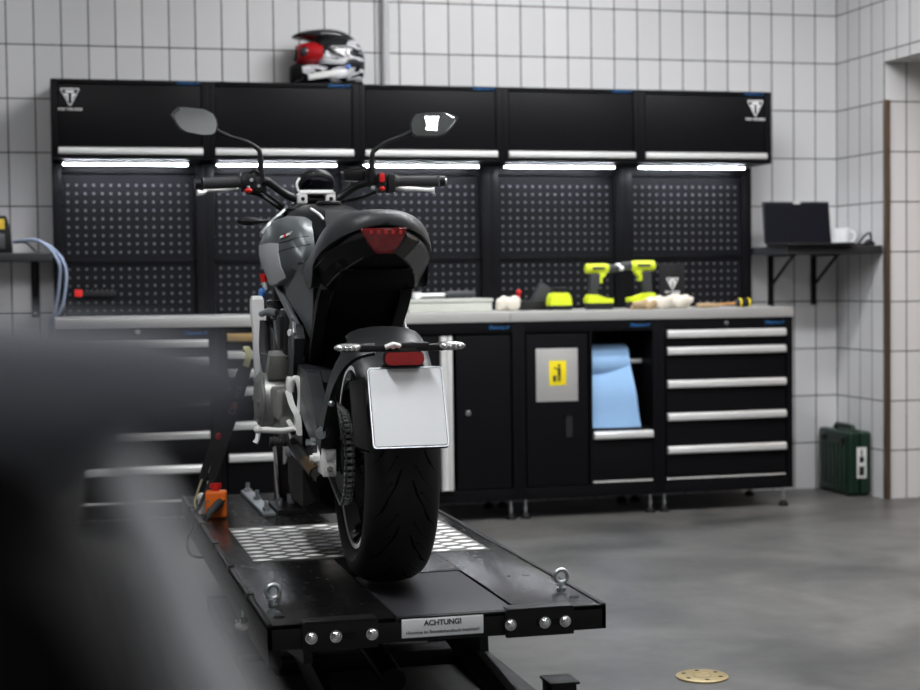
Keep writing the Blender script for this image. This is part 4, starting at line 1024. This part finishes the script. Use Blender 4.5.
# knee line trim + grey rear of tank
b = MB(); b.tube([(-.075, .645, .966), (-.055, .625, .950), (-.044, .60, .932)], .004, 8, 4); BO('tank_strip', b, M['silver'])
b = MB(); b.loft([[(-.045, .55, .895), (.055, .55, .895), (.055, .56, .86), (-.045, .56, .86)], [(-.04, .60, .947), (.05, .60, .947), (.055, .62, .90), (-.045, .62, .90)], [(-.035, .64, .962), (.045, .64, .962), (.05, .66, .93), (-.04, .66, .93)]]); BO('tank_pad', b, M['matte'])
# fuel cap
b = MB(); b.lathe([(0, .0), (.038, 0), (.038, .006), (.032, .010), (0, .010)], (0, .80, .985), 'z', 32); BO('fuel_cap', b, M['engine_dark'])
# side cover below the tank
for s_ in (-1, 1):
    b = MB()
    A = [(.158, .66, .785), (.125, .45, .805), (.110, .36, .745), (.116, .36, .640), (.112, .44, .600), (.122, .50, .640), (.152, .62, .712)]
    b.loft([[(s_*x, y, z) for x, y, z in A], [(s_*(x-.02), y+.006, z) for x, y, z in A]])
    sc_ = BO('side_cover', b, M['tank'], None, 30)
    b = MB(); b.tube([(s_*x, y, z) for x, y, z in [(.160, .655, .770), (.158, .640, .786), (.140, .58, .802), (.126, .45, .812)]], .0035, 8, 4); BO('cover_trim', b, M['tail'], sc_)
    # frame spar and pivot plate
    b = MB(); b.tube([(s_*.165, .76, .755), (s_*.160, .70, .728), (s_*.140, .52, .638), (s_*.134, .46, .600)], .0110, 16, 4); BO('frame_spar', b, M['frame'])
    b = MB(); b.loft([[(s_*(x+dx), y, z) for x, z, dx in ((.120, 0, 0), (.150, 0, 0), (.154, 0, 0), (.124, 0, 0))] for y, z in ((0, 0),)]+[]) if False else None
    b = MB(); b.prism([(.53, .64), (.44, .635), (.41, .60), (.43, .55), (.46, .50), (.46, .42), (.48, .39), (.56, .39), (.57, .50), (.565, .58)], 'x', s_*.128, s_*.158, .006)
    pp = BO('pivot_plate', b, M['frame_dark'])
    b = MB(); b.prism([(.500, .655), (.44, .648), (.418, .615), (.436, .568), (.455, .575), (.49, .60)], 'x', s_*.150, s_*.160, .003); BO('spar_end', b, M['frame'], pp)
    b = MB(); b.cyl((s_*.16, .455, .615), (s_*.168, .452, .615), .010, n=6); b.cyl((s_*.158, .50, .47), (s_*.170, .50, .47), .022); BO('bolt', b, M['silver'], pp)
# footrest hanger
b = MB()
b.tube([(-.168, .43, .455), (-.163, .42, .485), (-.150, .41, .488), (-.142, .41, .450), (-.145, .42, .400)], .0095, 10, 4)
b.prism([(.40, .350), (.47, .355), (.485, .32), (.42, .300)], 'x', -.172, -.140, .004)
b.ribbon([(-.174, .44, .455), (-.166, .43, .42), (-.152, .42, .385), (-.150, .42, .335)], [.030, .028, .032, .040], .016, (0, 1, .2), 4)
b.ribbon([(-.176, .43, .375), (-.160, .42, .345)], .026, .012, (0, 1, .2))
fh = BO('footrest_hanger', b, M['silver'])
g = MB()
for z in (.345, .322): g.cyl((-.168, .405, z), (-.168, .392, z), .008, n=12)
BO('pivot_ring', g, M['engine_dark'], fh)
b = MB(); b.tube([(-.165, .40, .352), (-.20, .395, .350), (-.262, .39, .355)], [.0095, .0085, .0085], 12); b.ball((-.264, .39, .356), .011)
b.tube([(-.262, .39, .352), (-.266, .388, .330), (-.272, .386, .320)], [.006, .0065, .008], 10); BO('pillion_footpeg', b, M['silver'])
b = MB(); b.tube([(-.155, .50, .308), (-.22, .50, .312)], .013, 14)
for k in range(7): b.lathe([(.0135, -.002), (.0155, 0), (.0135, .002)], (-.170-k*.008, .50, .310), 'x', 12, close=True)
BO('rider_footpeg', b, M['grip'])
b = MB(); b.tube([(-.165, .47, .31), (-.17, .43, .295), (-.15, .36, .27), (-.13, .25, .235)], .008, 8, 4); b.ball((-.175, .43, .288), .013); b.ball((-.16, .40, .298), .010); BO('shift_linkage', b, M['zinc'])
b = MB(); b.tube([(-.172, .48, .326), (-.145, .34, .278), (-.118, .20, .236)], [.013, .019, .015], 16); ls = BO('side_stand_spring', b, M['engine_dark'])
b = MB(); b.tube([(-.140, .315, .270), (-.126, .245, .248)], .0195, 16); BO('brown_sleeve', b, M['brown'], ls)
# exhaust box and belly
b = MB(); b.loft([[(x, y, z) for x, z in ((-.15*k_, z0+.02), (-.12*k_, z0), (.15*k_, z0), (.18*k_, z0+.03), (.18*k_, z1-.02), (.14*k_, z1), (-.12*k_, z1), (-.15*k_, z1-.02))] for y, k_, z0, z1 in ((.30, .75, .15, .27), (.34, 1, .125, .30), (.58, 1, .12, .31), (.80, .9, .14, .30), (.92, .6, .17, .27))]); BO('exhaust_box', b, M['matte'])
# engine
b = MB(); b.box(-.15, .15, .52, .92, .27, .50, .025); b.prism([(.58, .48), (.60, .66), (.70, .72), (.90, .68), (.95, .50)], 'x', -.130, .130, .012); BO('engine_block', b, M['engine_dark'])
b = MB(); b.lathe([(0, 0), (.060, 0), (.072, .006), (.078, .016), (.080, .085), (.080, .10), (0, .10)], (-.236, .72, .413), 'x', 48)
b.lathe([(.075, .012), (.083, .014), (.083, .020), (.075, .022)], (-.236, .72, .413), 'x', 48, close=True)
ec = BO('engine_cover', b, M['engine'])
b = MB(); b.prism([(.66, .475), (.60, .545), (.64, .560), (.74, .48)], 'x', -.205, -.145, .004); b.box(-.200, -.140, .50, .66, .37, .455, .01); b.prism([(.50, .33), (.72, .33), (.72, .35), (.50, .46)], 'x', -.19, -.14, .006); BO('cover_web', b, M['engine'], ec)
b = MB()
for a in range(6): b.cyl((-.238, .72+.066*math.cos(a*PI/3), .413+.066*math.sin(a*PI/3)), (-.231, .72+.066*math.cos(a*PI/3), .413+.066*math.sin(a*PI/3)), .006, n=6)
BO('cover_bolts', b, M['zinc'], ec)
b = MB(); b.box(-.165, -.10, .60, .74, .53, .68, .02); b.box(-.175, -.12, .62, .70, .56, .66, .012); BO('throttle_body', b, M['engine_dark'])
b = MB(); b.tube([(-.178, .68, .645), (-.175, .68, .60), (-.168, .67, .565)], .006, 8, 4); BO('coolant_pipe', b, M['zinc'])
b = MB(); b.tube([(-.20, .85, .66), (-.185, .80, .67), (-.165, .74, .665)], .010, 10, 4); BO('coolant_pipe', b, M['zinc'])
b = MB(); b.tube([(-.19, .86, .64), (-.195, .85, .56), (-.19, .82, .50), (-.185, .78, .46)], .015, 12, 4); b.tube([(-.175, .88, .68), (-.165, .82, .60), (-.17, .80, .52)], .013, 12, 4); BO('radiator_hose', b, M['grip'])
b = MB()
for z in (.50, .535, .49): b.cyl((-.192, .845, z), (-.19, .84, z+.012), .017, n=14)
BO('hose_clamp', b, M['zinc'])
# radiator + pale shroud
b = MB(); b.box(-.17, .17, .98, 1.02, .42, .70, .008); BO('radiator', b, M['engine_dark'])
for s_ in (-1, 1):
    b = MB(); b.loft([[(s_*x, y, z), (s_*x2, y, z), (s_*x2, y+d, z), (s_*x, y+d, z)] for x, x2, y, d, z in ((.212, .186, .97, .05, .714), (.219, .182, .95, .06, .703), (.219, .181, .95, .06, .665), (.217, .187, .95, .05, .638), (.215, .195, .95, .04, .605), (.213, .197, .95, .04, .50), (.206, .195, .96, .04, .42))])
    BO('radiator_shroud', b, M['shroud'], None, 40)
b = MB(); b.tube([(-.177, .99, .782), (-.175, .99, .756)], [.0125, .010], 14); rc = BO('red_cap', b, M['red'])
b = MB(); b.tube([(-.175, .99, .756), (-.172, .99, .732)], [.009, .006], 12); BO('white_stem', b, M['label'], rc)
b = MB(); b.ball((-.183, .98, .724), .012, .012, .016, 16); BO('blue_cap', b, M['bluecap'])

# ---- handlebar group (bars at y ~ 1.0)
BY = 1.0
b = MB(); b.tube([(-.355, BY-.03, 1.057), (-.18, BY-.005, 1.066), (-.155, BY, 1.062), (-.115, BY+.02, 1.036), (-.085, BY+.03, 1.020), (-.05, BY+.035, 1.012), (.05, BY+.035, 1.012), (.085, BY+.03, 1.030), (.115, BY+.02, 1.050), (.155, BY, 1.064), (.18, BY-.005, 1.066), (.370, BY-.03, 1.066)], .0125, 14, 3); BO('handlebar', b, M['gloss2'])
b = MB(); b.prism([(-.060, 1.034), (.050, 1.034), (.050, 1.028), (-.060, 1.028)], 'y', BY-.005, BY+.05, .002); b.box(-.066, -.036, BY-.002, BY+.055, .998, 1.030, .005); b.box(.022, .052, BY-.002, BY+.055, .998, 1.030, .005)
b.box(-.06, .046, BY-.0, BY+.03, 1.026, 1.040, .004); cl = BO('bar_clamp', b, M['silver'])
g = MB()
for x in (-.051, .037): g.cyl((x, BY-.002, 1.012), (x, BY-.006, 1.012), .006, n=12)
BO('clamp_bolt', g, M['engine_dark'], cl)
b = MB(); b.prism([(-.10, .985), (.10, .985), (.06, .965), (-.06, .965)], 'y', BY+.02, BY+.13, .006); BO('top_yoke', b, M['gloss2'])
b = MB(); b.cyl((0, 1.03, .97), (0, 1.12, .78), .035); BO('steering_head', b, M['frame_dark'])
# round display
RD = Matrix.Translation((.004, 1.08, 1.050)) @ Matrix.Rotation(math.radians(48), 4, 'X')
b = MB(); b.lathe([(0, .0), (.052, 0), (.058, -.006), (.060, -.014), (.055, -.03), (0, -.035)], (0, 0, 0), 'y', 40)
for v in b.bm.verts: v.co.y *= -1
for v in b.bm.verts: v.co = RD @ v.co
ds_ = BO('instrument', b, M['plastic'])
b = MB(); b.lathe([(0, -.0022), (.050, -.0022), (.050, -.0008), (0, -.0008)], (0, 0, 0), 'y', 40)
for v in b.bm.verts: v.co = RD @ v.co
BO('instrument_glass', b, M['screen'], ds_)
b = MB(); b.tube([(-.056, 1.06, 1.040), (-.062, 1.055, 1.060), (-.052, 1.06, 1.080)], .004, 8, 4); BO('instrument_bracket', b, M['silver'], ds_)
b = MB(); b.ball((0, 1.24, .93), .085, .075, .085, 32); b.lathe([(.08, .06), (.092, .07), (.092, .085), (.07, .09), (0, .088)], (0, 1.22, .93), 'y', 40); BO('headlight', b, M['gloss'])
for s_, x0, x1 in ((-1, -.361, -.236), (1, .372, .236)):
    b = MB(); y0, y1 = BY-.03, BY-.012; z0, z1 = (1.057, 1.063) if s_ < 0 else (1.066, 1.066)
    path = []; rs = []
    for k in range(25):
        t_ = k/24; path.append((x0+(x1-x0)*t_, y0+(y1-y0)*t_, z0+(z1-z0)*t_)); rs.append(.0165 if k % 2 else .0178)
    rs[0] = .0195; rs[-1] = .021; rs[-2] = .021
    b.tube(path, rs, 18); gp = BO('grip', b, M['grip'], None, 50)
    b = MB(); b.tube([(x0+s_*.004, y0, z0), (x0+s_*.022, y0-.001, z0)], [.0175, .0165], 18); BO('bar_end', b, M['engine_dark'], gp)
    b = MB(); b.tube([(x0+s_*.021, y0-.001, z0), (x0+s_*.025, y0-.001, z0)], [.012, .010], 16); BO('bar_end_cap', b, M['chrome'], gp)
    b = MB(); b.tube([(x1+s_*.012, 1.045, z1-.012), (x1+s_*.05, 1.075, z1-.017), (x1+s_*.10, 1.08, z1-.019), (x0-s_*.010, 1.07, z0-.022), (x0+s_*.008, 1.065, z0-.023)], [.007, .0075, .006, .006, .010], 10, 4); BO('lever', b, M['silver'])
# left switch cluster
b = MB(); b.box(-.238, -.200, BY-.035, BY+.03, 1.040, 1.088, .010); b.lathe([(.013, -.007), (.031, -.006), (.031, .006), (.013, .007)], (-.236, BY-.01, 1.063), 'x', 24, close=True); b.box(-.205, -.180, BY-.03, BY+.04, 1.035, 1.080, .008); b.tube([(-.225, .98, 1.085), (-.205, .975, 1.098), (-.188, .98, 1.088)], .007, 8, 3)
b.box(-.198, -.160, BY+.0, BY+.04, 1.030, 1.056, .006); sw = BO('switch_cluster', b, M['plastic'])
b = MB(); b.ball((-.222, .962, 1.036), .012, .010, .008, 14); BO('horn_button', b, M['red'], sw)
b = MB(); b.cyl((-.212, BY-.036, 1.068), (-.212, BY-.042, 1.068), .006, n=10); b.cyl((-.190, BY-.03, 1.05), (-.190, BY-.037, 1.05), .005, n=10); b.ball((-.222, .965, 1.045), .006); BO('switch_screw', b, M['zinc'], sw)
# right switch cluster + reservoir
b = MB(); b.box(.180, .208, BY-.036, BY+.03, 1.030, 1.090, .009); b.box(.212, .238, BY-.034, BY+.03, 1.028, 1.090, .011); sw = BO('switch_cluster', b, M['plastic'])
b = MB(); b.box(.184, .200, BY-.046, BY-.034, 1.062, 1.090, .004); BO('kill_switch', b, M['red'], sw)
b = MB(); b.ball((.193, BY-.038, 1.042), .009, .007, .007, 12); BO('start_button', b, M['red'], sw)
b = MB(); b.cyl((.166, BY-.012, 1.046), (.166, BY-.03, 1.046), .006, n=10); BO('switch_screw', b, M['zinc'], sw)
b = MB(); b.prism([(.080, 1.098), (.150, 1.112), (.168, 1.108), (.166, 1.072), (.150, 1.070), (.088, 1.070)], 'y', BY+.02, BY+.075, .005); b.box(.145, .178, BY+.0, BY+.045, 1.05, 1.10, .006); rs_ = BO('brake_reservoir', b, M['gloss2'])
b = MB(); b.prism([(.080, 1.102), (.152, 1.116), (.152, 1.111), (.080, 1.097)], 'y', BY+.018, BY+.078, .002); BO('reservoir_cap', b, M['plastic'], rs_)
# cables
b = MB(); b.tube([(-.185, BY+.02, 1.045), (-.14, BY+.06, 1.020), (-.10, BY+.08, .985), (-.085, 1.13, .95), (-.06, 1.15, .90)], .0055, 8, 5); BO('cable', b, M['plastic'])
b = MB(); b.tube([(.185, BY+.02, 1.035), (.13, BY+.05, 1.015), (.08, BY+.08, 1.005), (.06, 1.13, .96), (.05, 1.15, .90)], .0055, 8, 5); BO('cable', b, M['plastic'])
b = MB(); b.tube([(-.225, .99, 1.032), (-.18, 1.03, 1.025), (-.13, 1.06, .995), (-.10, 1.09, .975)], .006, 8, 5); BO('cable', b, M['plastic'])
# left edge bright hoses near steering
b = MB(); b.tube([(-.185, .95, .905), (-.165, .96, .93), (-.140, .98, .952), (-.115, 1.0, .972), (-.10, 1.02, .990)], .006, 8, 5); b.tube([(-.175, .96, .915), (-.150, .965, .945), (-.120, .98, .962)], .0035, 8, 5); BO('throttle_cable', b, M['zinc'])
# mirrors
ML = [(-.453, 1.266), (-.448, 1.276), (-.431, 1.290), (-.410, 1.290), (-.350, 1.284), (-.322, 1.270), (-.312, 1.252), (-.309, 1.235), (-.314, 1.212), (-.325, 1.204), (-.352, 1.202), (-.403, 1.211), (-.420, 1.220), (-.430, 1.231)]
MR = [(.289, 1.222), (.288, 1.247), (.294, 1.264), (.306, 1.277), (.345, 1.282), (.393, 1.282), (.425, 1.275), (.441, 1.265), (.428, 1.243), (.402, 1.216), (.386, 1.208), (.369, 1.205), (.305, 1.206), (.293, 1.212)]
for s_, pts, stalk, ry, rx in ((-1, ML, [(-.180, .99, 1.066), (-.180, .985, 1.090), (-.183, .98, 1.150), (-.195, .98, 1.168), (-.225, .985, 1.186), (-.267, .99, 1.199), (-.300, .995, 1.213), (-.325, 1.0, 1.225)], 1.9, .1),
                               (1, MR, [(.164, .99, 1.066), (.164, .985, 1.090), (.166, .98, 1.148), (.176, .98, 1.164), (.205, .985, 1.184), (.240, .99, 1.199), (.275, .995, 1.212), (.305, 1.0, 1.225)], 4.87, -6.56)):
    cx = sum(p[0] for p in pts)/len(pts); cz = sum(p[1] for p in pts)/len(pts)
    R_ = Matrix.Translation((cx, .98, cz)) @ Matrix.Rotation(math.radians(-ry), 4, 'Z') @ Matrix.Rotation(math.radians(rx), 4, 'X')
    b = MB(); q = [(x-cx, z-cz) for x, z in pts]
    def ring(k_, y): return [(x*k_, y, z*k_) for x, z in q]
    b.loft([ring(.97, -.004), ring(1.0, .0), ring(1.0, .006), ring(.92, .016), ring(.6, .026), ring(.2, .030)])
    for v in b.bm.verts: v.co = R_ @ v.co
    mh = BO('mirror', b, M['gloss2'], None, 40)
    b = MB(); b.loft([ring(.95, -.0036)]+[[(x*k_, -.0040-(.0062-(x*x+z*z)*k_*k_)/2.8, z*k_) for x, z in q] for k_ in (.945, .8, .65, .5, .35, .2, .08, .01)])
    for v in b.bm.verts: v.co = R_ @ v.co
    BO('mirror_glass', b, M['mirror'], mh, 60)
    b = MB(); b.tube(stalk, [.0095, .0105, .0075, .007, .0065, .006, .007, .009], 12, 4); b.cyl(stalk[0], stalk[1], .014, .012, 16); BO('mirror_stalk', b, M['plastic'], mh)
# front indicators
for s_ in (-1, 1):
    b = MB(); b.loft([[(s_*xx, 1.16+.016*math.cos(a)*k_, .949+.014*math.sin(a)*k_) for a in [2*PI*j/14 for j in range(14)]] for xx, k_ in ((.12, .45), (.165, .45), (.182, .85), (.205, 1), (.228, .85), (.240, .3))]); BO('front_indicator', b, M['plastic'], None, 50)

# ------------------------------------------------------------------ motorcycle close to the camera (out of focus)
fm = thing('motorcycle', 'blurred black motorcycle tail with a pale grey rail, filling the left foreground', 'motorcycle', (-.18, -6.30, 0))
def FO(name, mb, m, parent=None, smooth=45):
    for v in mb.bm.verts: v.co -= Vector((-.18, -6.30, 0))
    return obj(name, mb, m, parent or fm, smooth)
def fsec(y, w, zt, zb, cx=-.18, n=20, e=3.2):
    out = []
    for k in range(n):
        a = 2*PI*k/n; c_, s2 = math.cos(a), math.sin(a)
        out.append((cx+w*math.copysign(abs(c_)**(2/e), c_), y, (zt+zb)/2+(zt-zb)/2*math.copysign(abs(s2)**(2/e), s2)))
    return out
b = MB(); b.loft([fsec(-6.655, .10, 1.074, 1.060), fsec(-6.650, .152, 1.083, 1.054), fsec(-6.635, .175, 1.0885, 1.052), fsec(-6.50, .175, 1.0885, 1.045), fsec(-6.30, .160, 1.070, 1.02), fsec(-6.0, .14, 1.00, .95), fsec(-5.75, .11, .97, .93)])
FO('seat', b, M['fore'])
b = MB(); b.loft([fsec(-6.645, .140, 1.050, .80, -.18), fsec(-6.62, .158, 1.052, .78), fsec(-6.45, .160, 1.045, .74), fsec(-6.1, .13, .99, .66), fsec(-5.75, .10, .95, .62)])
FO('tail_body', b, M['void'])
b = MB(); b.tube([(-.055, -6.61, 1.058), (-.043, -6.640, 1.053), (-.038, -6.648, 1.040), (-.030, -6.652, 1.015), (-.022, -6.654, .992), (-.010, -6.650, .96), (-.008, -6.63, .91), (-.02, -6.60, .86), (-.06, -6.52, .80)], [.005, .0055, .0078, .0100, .0120, .013, .013, .012, .012], 16, 5)
FO('side_rail', b, M['pale_tube'])
b = MB(); b.lathe([(p[0], p[1]*.9) for p in tyre_prof(.085, .320, .222)], (-.18, -6.35, .320), 'x', 64, close=True); FO('rear_tyre', b, M['rubber'])
b = MB(); b.lathe([(.218, -.06), (.225, -.06), (.225, .06), (.218, .06)], (-.18, -6.35, .32), 'x', 48, close=True)
for k in range(6): a = k*PI/3; b.ribbon([(-.18, -6.35, .32), (-.18, -6.35+.22*math.cos(a), .32+.22*math.sin(a))], .03, .02, (1, 0, 0))
b.cyl((-.28, -6.35, .32), (-.08, -6.35, .32), .03); FO('rear_wheel', b, M['gloss'])
b = MB()
for s_ in (-1, 1): b.ribbon([(-.18+s_*.11, -6.38, .32), (-.18+s_*.11, -5.8, .45)], .06, .03, (0, 0, 1)); b.tube([(-.18+s_*.11, -6.30, .35), (-.18+s_*.10, -6.15, .80)], .022, 12)
b.tube([(-.18, -5.8, .45), (-.18, -5.8, .95)], .06, 12); b.box(-.32, -.04, -5.95, -5.55, .3, .65, .04)
FO('frame', b, M['liftblk'])
b = MB(); b.loft([fsec(-5.80, .10, .97, .85), fsec(-5.65, .15, 1.02, .82), fsec(-5.45, .16, 1.04, .82), fsec(-5.25, .12, 1.0, .85)]); FO('fuel_tank', b, M['matte'])
b = MB(); b.lathe([(p[0]*1.0, p[1]*.65) for p in tyre_prof(.085, .320, .222)], (-.18, -4.92, .320), 'x', 64, close=True); FO('front_tyre', b, M['rubber'])
b = MB(); b.lathe([(.218, -.04), (.225, -.04), (.225, .04), (.218, .04)], (-.18, -4.92, .32), 'x', 48, close=True)
for k in range(6): a = k*PI/3; b.ribbon([(-.18, -4.92, .32), (-.18, -4.92+.22*math.cos(a), .32+.22*math.sin(a))], .03, .02, (1, 0, 0))
b.cyl((-.28, -4.92, .32), (-.08, -4.92, .32), .02); FO('front_wheel', b, M['gloss'])
b = MB()
for s_ in (-1, 1): b.tube([(-.18+s_*.09, -4.92, .32), (-.18+s_*.09, -5.22, 1.02)], .022, 12)
b.box(-.30, -.06, -5.26, -5.16, .92, .96, .01); FO('fork', b, M['engine_dark'])

# ------------------------------------------------------------------ camera, world, colour
cam = bpy.data.cameras.new('camera'); co = bpy.data.objects.new('camera', cam); COL.objects.link(co)
yaw, pit, rol, fpx = .253, .0400, .0117, 1619.3
F = Vector((math.sin(yaw)*math.cos(pit), math.cos(yaw)*math.cos(pit), -math.sin(pit)))
R = Vector((math.cos(yaw), -math.sin(yaw), 0)); U = R.cross(F)
R2 = R*math.cos(rol)-U*math.sin(rol); U2 = U*math.cos(rol)+R*math.sin(rol)
mw = Matrix((R2, U2, -F)).transposed().to_4x4(); mw.translation = Vector((-.0604, -7.0581, 1.0969)); co.matrix_world = mw
cam.sensor_width = 36; cam.lens = fpx/920*36; cam.clip_start = .02; cam.clip_end = 60
cam.dof.use_dof = True; cam.dof.focus_distance = 4.15; cam.dof.aperture_fstop = 3.5
scene.camera = co
wd = bpy.data.worlds.new('world'); scene.world = wd; wd.use_nodes = True
wd.node_tree.nodes['Background'].inputs[0].default_value = (.02, .02, .022, 1)
scene.view_settings.view_transform = 'Standard'; scene.view_settings.look = 'None'; scene.view_settings.gamma = 1
scene.view_settings.use_curve_mapping = False; scene.view_settings.exposure = 0.0
scene.cycles.use_denoising = True; scene.cycles.max_bounces = 8; scene.cycles.sample_clamp_indirect = 6
